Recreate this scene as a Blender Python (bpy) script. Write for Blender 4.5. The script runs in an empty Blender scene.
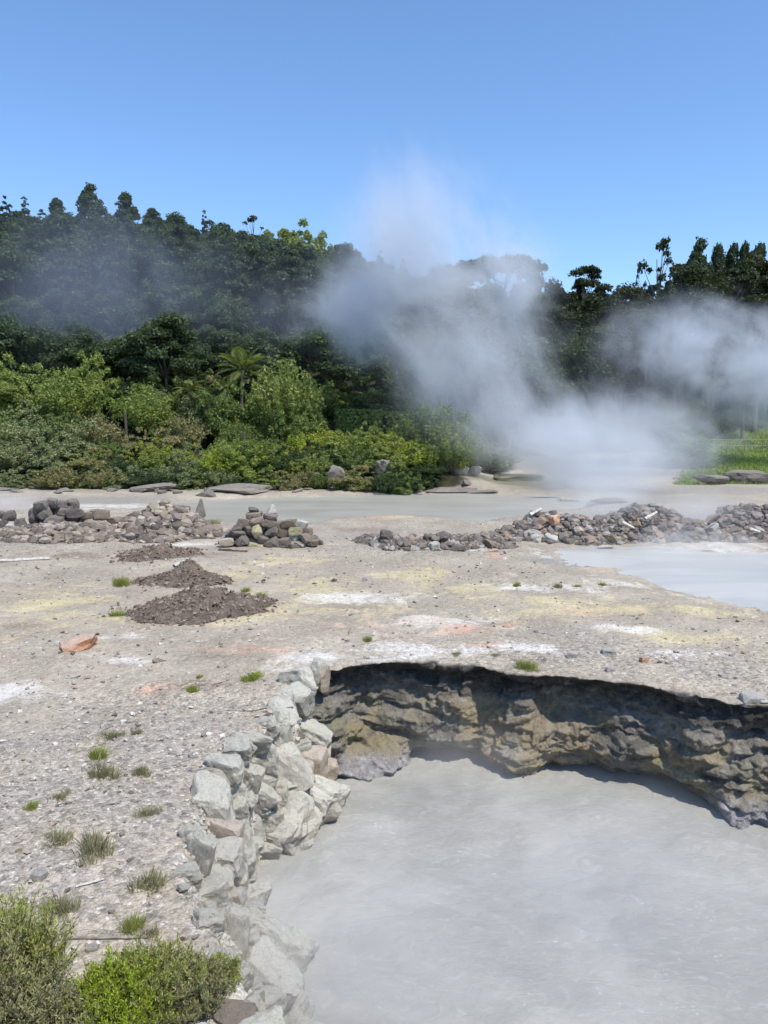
import bpy, bmesh, math, random
import numpy as np
from mathutils import Vector, Matrix, Euler

random.seed(7)
RNG = np.random.default_rng(11)
scene = bpy.context.scene
COL = scene.collection

# ------------------------------------------------------------------ camera model
CAM_H, PITCH, FPX = 4.0, math.radians(6.9), 759.0
CP, SP = math.cos(PITCH), math.sin(PITCH)

def ray(px, py):
    a = (px - 384) / FPX; b = (py - 512) / FPX
    return np.array([a, CP - b * SP, -SP - b * CP])

def P(px, py, z=0.0):
    """Point on the level z seen in the photograph at px, py."""
    d = ray(px, py); t = (z - CAM_H) / d[2]
    return np.array([d[0] * t, d[1] * t, z])

def Q(px, py, y):
    """Point at distance y seen at px, py."""
    d = ray(px, py); t = y / d[1]
    return np.array([d[0] * t, y, CAM_H + d[2] * t])

# ------------------------------------------------------------------ noise
def _hash(ix, iy, iz, seed):
    h = (ix.astype(np.int64) * 374761393 + iy.astype(np.int64) * 668265263 + iz.astype(np.int64) * 2147483647 + seed * 144665) & 0xffffffff
    h = ((h ^ (h >> 13)) * 1274126177) & 0xffffffff
    h = ((h ^ (h >> 16)) * 2246822519) & 0xffffffff
    return ((h ^ (h >> 15)) & 0xffffff) / float(0xffffff)

def vnoise(p, seed=0):
    p = np.asarray(p, float)
    i = np.floor(p).astype(np.int64); f = p - i
    u = f * f * f * (f * (f * 6 - 15) + 10)
    r = 0
    for dx in (0, 1):
        wx = u[:, 0] if dx else 1 - u[:, 0]
        for dy in (0, 1):
            wy = u[:, 1] if dy else 1 - u[:, 1]
            for dz in (0, 1):
                wz = u[:, 2] if dz else 1 - u[:, 2]
                r = r + wx * wy * wz * _hash(i[:, 0] + dx, i[:, 1] + dy, i[:, 2] + dz, seed)
    return r * 2 - 1

def fbm(p, octv=4, seed=0, gain=.5):
    p = np.asarray(p, float); s = 0; a = 1.0; n = 0
    for k in range(octv):
        s = s + a * vnoise(p * (2.03 ** k) + 17.3 * k, seed + k); n += a; a *= gain
    return s / n

def fbm2(x, y, sc, octv=4, seed=0, gain=.5):
    return fbm(np.stack([np.ravel(x) * sc, np.ravel(y) * sc, np.full(np.size(x), .37)], 1), octv, seed, gain).reshape(np.shape(x))

def ss(a, b, x):
    t = np.clip((x - a) / (b - a), 0, 1)
    return t * t * (3 - 2 * t)

# ------------------------------------------------------------------ polygons
def dist_line(x, y, pts, closed=False):
    x = np.asarray(x, float); y = np.asarray(y, float)
    best = np.full(x.shape, 1e9); n = len(pts)
    for i in range(n if closed else n - 1):
        ax, ay = pts[i][:2]; bx, by = pts[(i + 1) % n][:2]
        vx, vy = bx - ax, by - ay
        t = np.clip(((x - ax) * vx + (y - ay) * vy) / (vx * vx + vy * vy + 1e-12), 0, 1)
        best = np.minimum(best, (x - ax - t * vx) ** 2 + (y - ay - t * vy) ** 2)
    return np.sqrt(best)

def inside(x, y, pts):
    x = np.asarray(x, float); y = np.asarray(y, float)
    r = np.zeros(x.shape, bool); n = len(pts)
    for i in range(n):
        ax, ay = pts[i][:2]; bx, by = pts[(i + 1) % n][:2]
        if ay == by: continue
        c = ((ay > y) != (by > y)) & (x < (bx - ax) * (y - ay) / (by - ay) + ax)
        r ^= c
    return r

def sdist(x, y, pts):
    d = dist_line(x, y, pts, True)
    return np.where(inside(x, y, pts), d, -d)

def smooth_line(pts, n):
    pts = np.asarray(pts, float)
    for _ in range(3):
        q = [pts[0]]
        for a, b in zip(pts[:-1], pts[1:]):
            q += [a * .75 + b * .25, a * .25 + b * .75]
        q.append(pts[-1]); pts = np.array(q)
    s = np.r_[0, np.cumsum(np.linalg.norm(np.diff(pts, axis=0), axis=1))]
    u = np.linspace(0, s[-1], n)
    return np.stack([np.interp(u, s, pts[:, k]) for k in range(pts.shape[1])], 1), s[-1]

# ------------------------------------------------------------------ the pit and pools
MUD_Z = -1.55
BACK_PX = [(296, 712), (301, 694), (310, 681), (335, 677), (372, 672), (410, 667), (450, 668), (490, 674), (530, 683), (570, 685),
           (610, 687), (650, 692), (690, 700), (730, 706), (770, 711), (840, 722), (930, 737), (1050, 760)]
WTOP_PX = [(290, 1160), (262, 1060), (248, 1010), (232, 965), (212, 930), (186, 895), (180, 868), (186, 838), (200, 800), (222, 768), (250, 738), (280, 706), (302, 690)]
WBOT_PX = [(330, 1160), (308, 1060), (302, 1016), (306, 968), (285, 945), (262, 924), (252, 889), (262, 861), (304, 840), (340, 815), (338, 795), (328, 768)]
BACK = [P(*p) for p in BACK_PX]
WTOP = [P(*p) for p in WTOP_PX]
WBOT = [P(p[0], p[1], MUD_Z) for p in WBOT_PX]
RIGHT = [np.array([9.5, 8.6, 0]), np.array([10.5, 5, 0]), np.array([8, 2.0, 0]), np.array([3, 1.2, 0]), np.array([0.2, 2.2, 0])]
TPOLY = BACK + RIGHT + WTOP
WPOLY = BACK + RIGHT + WBOT
FAR_POOL = [P(*p) for p in [(150, 500), (210, 494), (270, 493), (330, 492), (400, 489), (470, 488), (540, 490), (600, 495), (590, 504), (540, 510), (480, 519), (400, 514), (330, 516), (290, 521), (235, 520), (195, 514)]]
SIDE_POOL = [P(*p) for p in [(505, 549), (545, 541), (600, 538), (660, 538), (720, 545), (800, 552), (900, 560), (950, 640), (800, 608), (740, 602), (690, 594), (640, 581), (590, 568), (540, 560)]]
LAWN = [P(*p) for p in [(672, 486), (690, 466), (706, 455), (735, 450), (800, 450), (860, 490), (760, 484)]]

def H(x, y, band=.1):
    x = np.asarray(x, float); y = np.asarray(y, float)
    z = fbm2(x, y, .22, 3, 5) * .12 * ss(3, 12, y)
    z = z + .14 * np.exp(-((x + 1.5) / 4.5) ** 2 - ((y - 13.2) / 2.2) ** 2)
    # bank and hills
    wav = fbm2(x, y * .3, .25, 3, 9)
    left = 1 - ss(1.5, 8, x + wav * 1.5)
    edge = 44.8 + wav * 1.6
    bank = ss(0, 2.2, y - edge) * .75 + 3.4 * ss(1.5, 17, y - edge)
    rgt = .9 * ss(46, 80, y) + .6 * ss(16, 30, x) * ss(48, 66, y)
    z = z + np.where(y > 40, left * bank + (1 - left) * rgt, 0)
    hx = np.interp(x, [-160, -70, -45, -20, 0, 25, 45, 80, 200], [30, 27, 27, 24.5, 20.5, 14, 11, 12, 14])
    z = z + np.where(y > 58, hx * ss(58, 150, y) + ss(150, 420, y) * 6, 0)
    # pools
    for poly, dep, w in ((FAR_POOL, .55, 2.2), (SIDE_POOL, .30, 2.6)):
        sd = sdist(x, y, poly) + fbm2(x, y, .8, 4, 21, .65) * .75
        z = z - dep * ss(-w * .5, w, sd)
    # fumarole pit
    near = (x > -7) & (x < 13) & (y > .5) & (y < 16)
    if near.any():
        xn, yn = x[near], y[near]
        inT = inside(xn, yn, TPOLY); inW = inside(xn, yn, WPOLY)
        a = dist_line(xn, yn, WTOP); b = dist_line(xn, yn, WBOT)
        zw = np.where(inW, -1.62 - .5 * np.minimum(b, 1.2), -1.62 * a / (a + b + 1e-6))
        zz = np.where(inT, zw, 0)
        dB = dist_line(xn, yn, BACK[3:])
        zz = np.minimum(zz, -2.3 * (1 - ss(band, band + .14, dB)))
        zn = z[near]
        z = z.copy(); z[near] = zn * (1 - ss(0, .3, -zz)) + zz
    return z

def hit(px, py):
    d = ray(px, py)
    t = np.r_[np.linspace(3, 30, 900), np.linspace(30.05, 260, 1600)]
    p = d[None] * t[:, None] + np.array([0, 0, CAM_H])
    z = H(p[:, 0], p[:, 1])
    k = np.argmax(p[:, 2] < z)
    if p[k, 2] >= z[k]: k = len(t) - 1
    q = p[k].copy(); q[2] = z[k]
    return q

def h1(x, y):
    return float(H(np.array([x]), np.array([y]))[0])

# ------------------------------------------------------------------ mesh builder
class MB:
    def __init__(self):
        self.v = []; self.f = []; self.n = 0
    def add(self, V, F):
        V = np.asarray(V, np.float32).reshape(-1, 3); F = np.asarray(F, np.int64)
        self.v.append(V); self.f.append(F + self.n); self.n += len(V)
    def mesh(self, name, mats, smooth=False):
        V = np.concatenate(self.v)
        tot = np.concatenate([np.full(len(f), f.shape[1], np.int32) for f in self.f])
        li = np.concatenate([f.ravel() for f in self.f]).astype(np.int32)
        me = bpy.data.meshes.new(name)
        me.vertices.add(len(V)); me.vertices.foreach_set('co', V.ravel())
        me.loops.add(len(li)); me.loops.foreach_set('vertex_index', li)
        me.polygons.add(len(tot))
        st = np.r_[0, np.cumsum(tot)[:-1]].astype(np.int32)
        me.polygons.foreach_set('loop_start', st)
        me.polygons.foreach_set('loop_total', tot)
        me.update(calc_edges=True)
        me.polygons.foreach_set('use_smooth', np.full(len(tot), smooth))
        for m in (mats if isinstance(mats, (list, tuple)) else [mats]): me.materials.append(m)
        me.validate()
        return me

def link(name, data, parent=None, loc=(0, 0, 0), rot=(0, 0, 0), sc=(1, 1, 1)):
    o = bpy.data.objects.new(name, data); COL.objects.link(o)
    o.location = loc; o.rotation_euler = rot
    o.scale = sc if hasattr(sc, '__len__') else (sc, sc, sc)
    if parent: o.parent = parent
    return o

def tag(o, label=None, cat=None, group=None, kind=None):
    if label: o['label'] = label
    if cat: o['category'] = cat
    if group: o['group'] = group
    if kind: o['kind'] = kind
    return o

def grid_faces(nr, nc):
    i = np.arange(nr * nc).reshape(nr, nc)
    return np.stack([i[:-1, :-1], i[:-1, 1:], i[1:, 1:], i[1:, :-1]], -1).reshape(-1, 4)

def tube(mb, pts, rad, n=7, cap=True):
    pts = np.asarray(pts, float); m = len(pts)
    rad = np.broadcast_to(np.asarray(rad, float), (m,))
    T = np.gradient(pts, axis=0); T /= np.linalg.norm(T, axis=1)[:, None] + 1e-9
    ref = np.array([0.3, 0.9, 0.1]) if abs(T[0][2]) > .8 else np.array([0, 0, 1.0])
    A = np.cross(T, ref); A /= np.linalg.norm(A, axis=1)[:, None] + 1e-9
    B = np.cross(T, A)
    th = np.linspace(0, 2 * np.pi, n, endpoint=False)
    V = pts[:, None] + rad[:, None, None] * (np.cos(th)[None, :, None] * A[:, None] + np.sin(th)[None, :, None] * B[:, None])
    i = np.arange(m * n).reshape(m, n)
    F = np.stack([i[:-1], np.roll(i[:-1], -1, 1), np.roll(i[1:], -1, 1), i[1:]], -1).reshape(-1, 4)
    mb.add(V.reshape(-1, 3), F)

# ------------------------------------------------------------------ materials
class NT:
    def __init__(self, name):
        self.m = bpy.data.materials.new(name); self.m.use_nodes = True
        self.t = self.m.node_tree; self.t.nodes.clear()
        self.out = self.t.nodes.new('ShaderNodeOutputMaterial')
    def n(self, typ, _p=None, **inp):
        nd = self.t.nodes.new('ShaderNode' + typ)
        for k, v in (_p or {}).items(): setattr(nd, k, v)
        for k, v in inp.items():
            key = int(k[1:]) if k[0] == '_' and k[1:].isdigit() else k.replace('_', ' ')
            s = nd.inputs[key]
            if isinstance(v, bpy.types.NodeSocket): self.t.links.new(v, s)
            elif v is not None:
                if s.type == 'RGBA' and hasattr(v, '__len__') and len(v) == 3: v = (*v, 1)
                s.default_value = v
        return nd
    def math(self, op, a, b=0.0, c=0.0, clamp=False):
        nd = self.t.nodes.new('ShaderNodeMath'); nd.operation = op; nd.use_clamp = clamp
        for i, v in enumerate((a, b, c)):
            if isinstance(v, bpy.types.NodeSocket): self.t.links.new(v, nd.inputs[i])
            else: nd.inputs[i].default_value = v
        return nd.outputs[0]
    def mix(self, fac, a, b, mode='MIX'):
        nd = self.t.nodes.new('ShaderNodeMix'); nd.data_type = 'RGBA'; nd.blend_type = mode
        for s, v in ((nd.inputs[0], fac), (nd.inputs[6], a), (nd.inputs[7], b)):
            if isinstance(v, bpy.types.NodeSocket): self.t.links.new(v, s)
            else: s.default_value = (*v, 1) if hasattr(v, '__len__') and len(v) == 3 else v
        return nd.outputs[2]
    def noise(self, vec, scale, detail=4.0, rough=.55, dist=0.0):
        return self.n('TexNoise', Vector=vec, Scale=scale, Detail=detail, Roughness=rough, Distortion=dist).outputs[0]
    def voro(self, vec, scale, feat='F1', rnd=1.0):
        return self.n('TexVoronoi', {'feature': feat}, Vector=vec, Scale=scale, Randomness=rnd)
    def ramp(self, v, a, b, lo=0.0, hi=1.0):
        nd = self.n('MapRange', {'interpolation_type': 'SMOOTHSTEP'}, Value=v)
        for i, q in enumerate((a, b, lo, hi)): nd.inputs[1 + i].default_value = q
        return nd.outputs[0]
    def attr(self, nm):
        return self.n('Attribute', {'attribute_name': nm}).outputs['Fac']
    def surf(self, s): self.t.links.new(s, self.out.inputs['Surface']); return self.m
    def vol(self, s): self.t.links.new(s, self.out.inputs['Volume']); return self.m
    def bsdf(self, color, rough=.9, normal=None, spec=.3, **kw):
        nd = self.n('BsdfPrincipled', Base_Color=color, Roughness=rough, Specular_IOR_Level=spec, **kw)
        if normal: self.t.links.new(normal, nd.inputs['Normal'])
        return nd.outputs[0]
    def bump(self, h, strength=.5, dist=.02, prev=None):
        nd = self.n('Bump', Height=h, Strength=strength, Distance=dist)
        if prev: self.t.links.new(prev, nd.inputs['Normal'])
        return nd.outputs[0]

def mat_ground():
    t = NT('ground_mineral_crust'); pos = t.n('NewGeometry').outputs['Position']
    big = t.noise(pos, .55, 5, .6); mid = t.noise(pos, 2.2, 6, .65); fine = t.noise(pos, 14, 5, .7)
    wp = t.math('ADD', t.math('MULTIPLY', t.noise(pos, .8, 7, .72, .8), .75), t.math('MULTIPLY', t.noise(pos, 4.5, 6, .75), .25))
    col = t.mix(t.ramp(big, .35, .65), (.325, .282, .222), (.43, .38, .30))
    col = t.mix(t.ramp(mid, .42, .68, 0, .55), col, (.27, .24, .20))
    def mask(a, lo=.5, hi=.72, w=2.3):
        return t.ramp(t.math('ADD', t.math('MULTIPLY', t.attr(a), .88), t.math('MULTIPLY', t.math('SUBTRACT', wp, .5), w * 2)), lo, hi)
    col = t.mix(t.math('MULTIPLY', mask('brown', .36, 1.1), .8), col, (.20, .16, .125))
    col = t.mix(t.math('MULTIPLY', mask('grey', .25, 1.0), .85), col, (.33, .295, .255))
    col = t.mix(t.math('MULTIPLY', mask('yellow', .32, 1.1), .85), col, (.52, .45, .26))
    col = t.mix(t.math('MULTIPLY', mask('white', .36, 1.05), .8), col, (.64, .62, .575))
    col = t.mix(t.math('MULTIPLY', mask('pink', .42, 1.15), .7), col, (.54, .33, .235))
    col = t.mix(mask('mudflat', .35, .75, .6), col, (.29, .275, .235))
    # gravel speckle
    v1 = t.voro(pos, 34); v2 = t.voro(pos, 13); v3 = t.voro(pos, 80)
    g1 = t.n('SeparateColor', Color=v1.outputs['Color']).outputs[0]
    g2 = t.n('SeparateColor', Color=v2.outputs['Color']).outputs[1]
    g3 = t.n('SeparateColor', Color=v3.outputs['Color']).outputs[2]
    s = t.math('ADD', t.math('MULTIPLY', g1, .5), t.math('MULTIPLY', g2, .42))
    s = t.math('ADD', s, t.math('MULTIPLY', g3, .3))
    s = t.math('ADD', s, t.ramp(fine, .3, .7, .0, .35))
    s = t.math('ADD', s, .22)
    dark = t.ramp(g2, .93, .95, 1, .55)
    s = t.math('MULTIPLY', s, dark)
    gv = t.ramp(t.math('ADD', t.attr('gravelly'), t.math('MULTIPLY', t.math('SUBTRACT', wp, .5), 1.4)), .1, .9, .42, 1)
    s = t.math('ADD', 1.0, t.math('MULTIPLY', gv, t.math('SUBTRACT', s, 1.0)))
    col = t.mix(1.0, col, t.n('CombineColor', Red=s, Green=s, Blue=s).outputs[0], 'MULTIPLY')
    lite = t.math('MULTIPLY', t.ramp(g1, .955, .965, 0, .6), gv)
    col = t.mix(lite, col, (.62, .60, .56))
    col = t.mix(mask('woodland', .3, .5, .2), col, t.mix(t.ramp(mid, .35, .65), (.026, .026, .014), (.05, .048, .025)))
    col = t.mix(mask('grass', .4, .7, .3), col, (.13, .19, .045))
    # pit wall
    c = t.attr('cliff'); dpt = t.attr('depth')
    n1 = t.noise(t.n('Mapping', Vector=pos, Scale=(.8, .8, 2.6)).outputs[0], 1.5, 8, .7, .6); n2 = t.noise(pos, 5.5, 8, .72); n3 = t.noise(pos, .9, 5, .6, .8)
    pw = t.mix(t.ramp(n1, .36, .66), (.105, .098, .087), (.31, .288, .25))
    pw = t.mix(t.ramp(n2, .5, .72, 0, .7), pw, (.30, .27, .22))
    ochre = t.math('MULTIPLY', t.ramp(n3, .44, .62), t.ramp(dpt, .2, .5))
    pw = t.mix(t.math('MULTIPLY', ochre, .75), pw, (.36, .285, .165))
    olive = t.math('MULTIPLY', t.ramp(t.noise(pos, 1.3, 5, .6, 1.2), .5, .62), t.ramp(dpt, .25, .5))
    pw = t.mix(t.math('MULTIPLY', olive, .6), pw, (.27, .26, .15))
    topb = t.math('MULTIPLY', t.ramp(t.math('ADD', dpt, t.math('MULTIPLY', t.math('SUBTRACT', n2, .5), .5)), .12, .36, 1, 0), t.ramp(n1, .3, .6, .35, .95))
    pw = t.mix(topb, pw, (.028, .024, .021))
    salt = t.math('MULTIPLY', t.ramp(t.noise(pos, 2.6, 8, .78, .6), .52, .74), .7)
    pw = t.mix(salt, pw, (.46, .44, .39))
    pw = t.mix(t.attr('shelf'), pw, t.mix(t.ramp(n2, .4, .65), (.26, .255, .26), (.46, .45, .45)))
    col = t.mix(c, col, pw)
    h = t.math('ADD', t.math('MULTIPLY', v1.outputs['Distance'], -.8), t.math('MULTIPLY', v2.outputs['Distance'], -1.1))
    h = t.math('ADD', h, t.math('MULTIPLY', fine, .9))
    b = t.bump(h, .6, .03)
    b = t.bump(t.math('ADD', n2, t.math('MULTIPLY', n1, .8)), t.math('MULTIPLY', c, .9), .12, b)
    rough = t.mix(t.math('MULTIPLY', c, t.ramp(dpt, .8, 1)), (.92, .92, .92), (.55, .55, .55))
    return t.surf(t.bsdf(col, .9, b, .2))

def mat_rock(name, c1, c2, crust=None, crust_amt=.6, scale=1.0, pal=None, stain=None):
    t = NT(name); g = t.n('NewGeometry'); tc = t.n('TexCoord').outputs['Object']; oi = t.n('ObjectInfo')
    off = t.n('VectorMath', {'operation': 'ADD'}, _0=tc, _1=t.n('VectorMath', {'operation': 'SCALE'}, _0=oi.outputs['Location'], Scale=3.7).outputs[0]).outputs[0]
    n1 = t.noise(off, 1.4 * scale, 6, .65, .4); n2 = t.noise(off, 6 * scale, 7, .72); n3 = t.noise(off, 24 * scale, 4, .7)
    col = t.mix(oi.outputs['Random'], c1, c2)
    col = t.mix(t.ramp(n1, .35, .7, 0, .6), col, tuple(v * .55 for v in c1))
    col = t.mix(t.ramp(n2, .52, .72, 0, .6), col, tuple(min(.75, v * 1.7) for v in c2))
    if stain:
        col = t.mix(t.math('MULTIPLY', t.ramp(t.noise(off, .9, 4, .6), .56, .68), .7), col, stain)
    if crust:
        up = t.n('SeparateXYZ', Vector=g.outputs['Normal']).outputs[2]
        k = t.math('ADD', t.math('MULTIPLY', up, .5), t.math('SUBTRACT', n1, .35))
        col = t.mix(t.math('MULTIPLY', t.ramp(k, .0, .5), crust_amt), col, crust)
    col = t.mix(t.ramp(n3, .5, .72, 0, .55), col, tuple(v * .45 for v in c1))
    crk = t.n('TexVoronoi', {'feature': 'DISTANCE_TO_EDGE'}, Vector=t.n('VectorMath', {'operation': 'ADD'}, _0=off, _1=t.n('VectorMath', {'operation': 'SCALE'}, _0=t.n('TexNoise', Vector=off, Scale=3 * scale, Detail=4.0).outputs[1], Scale=.5).outputs[0]).outputs[0], Scale=1.9 * scale).outputs[0]
    crk = t.math('MULTIPLY', t.ramp(crk, .0, .035, 1, 0), t.ramp(n1, .42, .55))
    col = t.mix(t.math('MULTIPLY', crk, .35), col, tuple(v * .3 for v in c1))
    h = t.math('ADD', t.math('MULTIPLY', n2, 1.0), t.math('MULTIPLY', n3, .4))
    return t.surf(t.bsdf(col, .9, t.bump(h, .8, .05), .2))

def mat_island(name, cols, rough=.9, spec=.2):
    t = NT(name); r = t.n('NewGeometry').outputs['Random Per Island']
    cr = t.n('ValToRGB', Fac=r); e = cr.color_ramp; e.interpolation = 'CONSTANT'
    while len(e.elements) < len(cols): e.elements.new(1)
    for i, c in enumerate(cols):
        e.elements[i].position = i / len(cols); e.elements[i].color = (*c, 1)
    pos = t.n('NewGeometry').outputs['Position']
    n = t.noise(pos, 40, 4, .6)
    col = t.mix(t.ramp(n, .35, .7, 0, .45), cr.outputs[0], (.08, .07, .06))
    return t.surf(t.bsdf(col, rough, None, spec))

def mat_leaf(name, c1, c2, c3=None, trans=.3, dry=None):
    """leaf colour: varies from plant to plant and from leaf to leaf"""
    t = NT(name); oi = t.n('ObjectInfo').outputs['Random']; g = t.n('NewGeometry'); isl = g.outputs['Random Per Island']
    n = t.noise(g.outputs['Position'], .55, 3, .6)
    col = t.mix(t.ramp(n, .38, .64), c1, c2)
    col = t.mix(t.math('MULTIPLY', oi, .8), col, c3 or c2)
    v = t.math('ADD', t.math('MULTIPLY', isl, .8), .62)
    col = t.mix(1.0, col, t.n('CombineColor', Red=v, Green=v, Blue=v).outputs[0], 'MULTIPLY')
    if dry: col = t.mix(t.ramp(isl, .88, .9, 0, .85), col, dry)
    d = t.bsdf(col, .55, None, .25)
    tr = t.n('BsdfTranslucent', Color=t.mix(.5, col, (.25, .30, .03))).outputs[0]
    m = t.n('MixShader', Fac=trans, _1=d, _2=tr).outputs[0]
    return t.surf(m)

def mat_bark(name, c1, c2):
    t = NT(name); tc = t.n('TexCoord').outputs['Object']
    mp = t.n('Mapping', Vector=tc, Scale=(6, 6, 1.2)).outputs[0]
    n = t.noise(mp, 3, 6, .7)
    return t.surf(t.bsdf(t.mix(t.ramp(n, .35, .65), c1, c2), .9, t.bump(n, .8, .05), .2))

def mat_soil():
    t = NT('brown_soil'); pos = t.n('NewGeometry').outputs['Position']
    n = t.noise(pos, 3, 7, .7); f = t.noise(pos, 18, 6, .75); v = t.voro(pos, 16)
    g = t.n('SeparateColor', Color=v.outputs['Color']).outputs[0]
    col = t.mix(t.ramp(n, .35, .65), (.16, .122, .096), (.265, .21, .165))
    col = t.mix(t.ramp(f, .5, .75, 0, .7), col, (.30, .245, .195))
    col = t.mix(t.ramp(g, .9, .93, 0, .6), col, (.38, .34, .29))
    return t.surf(t.bsdf(col, .95, t.bump(t.math('ADD', f, t.math('MULTIPLY', v.outputs['Distance'], -.7)), 1, .09), .1))

def mat_mud():
    t = NT('grey_mud_water'); pos = t.n('NewGeometry').outputs['Position']
    n = t.noise(pos, .5, 5, .6, 1.0); w = t.noise(pos, 4.5, 5, .6, 1.4); f = t.noise(pos, 22, 3, .6, .5)
    col = t.mix(t.ramp(n, .35, .65), (.295, .295, .272), (.37, .37, .345))
    streak = t.noise(t.n('Mapping', Vector=pos, Rotation=(0, 0, .5), Scale=(1.0, 2.2, 1)).outputs[0], 2.6, 8, .72, 2.6)
    col = t.mix(t.ramp(streak, .5, .72, 0, .5), col, (.48, .48, .45))
    col = t.mix(t.ramp(streak, .3, .42, .7, 0), col, (.25, .26, .22))
    fo = t.math('MULTIPLY', t.ramp(f, .595, .66), t.ramp(t.noise(pos, 1.1, 6, .7, 1.5), .53, .64))
    col = t.mix(t.math('MULTIPLY', fo, .6), col, (.62, .62, .62))
    sw = t.noise(t.n('Mapping', Vector=pos, Rotation=(0, 0, -.6), Scale=(1, 1.9, 1)).outputs[0], 1.9, 5, .6, 3.0)
    h = t.math('ADD', t.math('MULTIPLY', w, .5), t.math('ADD', t.math('MULTIPLY', f, .1), t.math('MULTIPLY', sw, .4)))
    return t.surf(t.bsdf(col, .42, t.bump(h, .5, .05), .3))

def mat_pool(name, c1, c2):
    t = NT(name); pos = t.n('NewGeometry').outputs['Position']
    n = t.noise(t.n('Mapping', Vector=pos, Scale=(.35, 1, 1)).outputs[0], .5, 5, .6, .7); w = t.noise(pos, 2.5, 4, .6, .6)
    return t.surf(t.bsdf(t.mix(t.ramp(n, .35, .65), c1, c2), .32, t.bump(w, .12, .05), .4))

def mat_plain(name, c, rough=.8, var=.35, scale=6):
    t = NT(name); n = t.noise(t.n('TexCoord').outputs['Object'], scale, 6, .65)
    return t.surf(t.bsdf(t.mix(t.ramp(n, .3, .7), c, tuple(v * (1 - var) for v in c)), rough, t.bump(n, .4, .02), .2))

def mat_steam(name, dens, nscale, lo, hi, color=(1, .985, .96), soft=1.0, step=1.0, aniso=.2, stretch=(1, 1, .75), rot=0.0):
    t = NT(name); tc = t.n('TexCoord').outputs['Object']; pos = t.n('NewGeometry').outputs['Position']
    r = t.n('VectorMath', {'operation': 'LENGTH'}, _0=tc).outputs['Value']
    fall = t.ramp(r, 1.0, 1.0 - soft, 0, 1)
    mp = t.n('Mapping', Vector=t.n('Mapping', Vector=pos, Rotation=(0, rot, 0)).outputs[0], Scale=stretch).outputs[0]
    n = t.math('ADD', t.math('MULTIPLY', t.noise(mp, nscale, 3, .55, 1.3), .68), t.math('MULTIPLY', t.noise(mp, nscale * 3.1, 5, .62, 1.6), .32))
    k = t.ramp(t.math('ADD', n, t.math('MULTIPLY', t.math('SUBTRACT', fall, .5), .26)), lo, hi)
    d = t.math('MULTIPLY', t.math('MULTIPLY', fall, k), dens)
    v = t.n('VolumePrincipled', Color=color, Density=d, Anisotropy=aniso)
    t.vol(v.outputs[0]); t.m.cycles.volume_step_rate = step
    try: t.m.volume_intersection_method = 'ACCURATE'
    except Exception: pass
    return t.m

M = {}
M['ground'] = mat_ground(); M['mud'] = mat_mud(); M['soil'] = mat_soil()
M['farpool'] = mat_pool('pale_grey_pool', (.315, .31, .265), (.385, .375, .325))
M['sidepool'] = mat_pool('milky_blue_pool', (.39, .40, .375), (.50, .495, .46))
M['wallstone'] = mat_rock('pale_crusted_stone', (.31, .285, .235), (.50, .465, .385), (.63, .615, .53), .75, 1.3, stain=(.40, .32, .20))
M['warmstone'] = mat_rock('tan_stained_stone', (.42, .33, .24), (.48, .40, .31), (.66, .60, .52), .5)
M['darkrock'] = mat_rock('dark_lava_rock', (.12, .105, .093), (.22, .19, .168), (.30, .27, .24), .35, stain=(.22, .16, .11))
M['brownrock'] = mat_rock('brown_rubble_stone', (.17, .135, .105), (.29, .235, .185), (.38, .33, .27), .4, stain=(.30, .19, .12))
M['yellowrock'] = mat_rock('yellow_lichen_stone', (.30, .27, .17), (.38, .34, .20), (.50, .46, .28), .6)
M['paleblock'] = mat_rock('pale_grey_stone', (.40, .37, .33), (.52, .49, .44), (.62, .60, .55), .5)
M['redrock'] = mat_rock('orange_iron_stone', (.50, .22, .11), (.58, .30, .17), (.66, .55, .45), .7)
M['ledge'] = mat_rock('grey_mud_ledge', (.15, .13, .11), (.22, .195, .165), (.33, .30, .26), .45)
M['pebble'] = mat_island('mixed_gravel', [(.30, .28, .25), (.40, .38, .35), (.22, .20, .185), (.50, .48, .45), (.34, .30, .26), (.14, .12, .11), (.44, .40, .35), (.28, .26, .25), (.62, .60, .57), (.36, .27, .2)])
M['rubble'] = mat_island('brown_rubble', [(.20, .165, .13), (.27, .22, .17), (.13, .11, .095), (.33, .28, .22), (.17, .14, .12), (.23, .2, .17), (.38, .33, .28)])
M['darkrubble'] = mat_island('dark_rubble', [(.16, .14, .125), (.21, .185, .165), (.11, .097, .085), (.27, .24, .215), (.36, .33, .30), (.17, .145, .13), (.31, .235, .175)])
def mat_dust():
    t = NT('grey_brown_debris'); pos = t.n('NewGeometry').outputs['Position']
    n = t.noise(pos, 2.2, 7, .7); f = t.noise(pos, 14, 6, .75); v = t.voro(pos, 11)
    g = t.n('SeparateColor', Color=v.outputs['Color']).outputs[0]
    col = t.mix(t.ramp(n, .35, .65), (.17, .145, .12), (.29, .26, .225))
    col = t.mix(t.ramp(f, .5, .75, 0, .7), col, (.36, .33, .29)); col = t.mix(t.ramp(g, .75, .8, 0, .6), col, (.12, .10, .085))
    return t.surf(t.bsdf(col, .95, t.bump(t.math('ADD', f, t.math('MULTIPLY', v.outputs['Distance'], -.9)), 1, .1), .1))
M['dust'] = mat_dust()
M['clods'] = mat_island('soil_clods', [(.18, .138, .108), (.24, .185, .145), (.14, .108, .085), (.31, .25, .2), (.2, .155, .12)])
M['wood'] = mat_plain('weathered_wood', (.60, .57, .52), .8, .4, 9)
M['palewood'] = mat_plain('grey_dry_branch', (.36, .32, .28), .85, .5, 9)
M['darkwood'] = mat_plain('grey_brown_wood', (.12, .095, .075), .85, .5, 9)
M['metal'] = mat_plain('grey_painted_rail', (.22, .22, .215), .5, .2)
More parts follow.
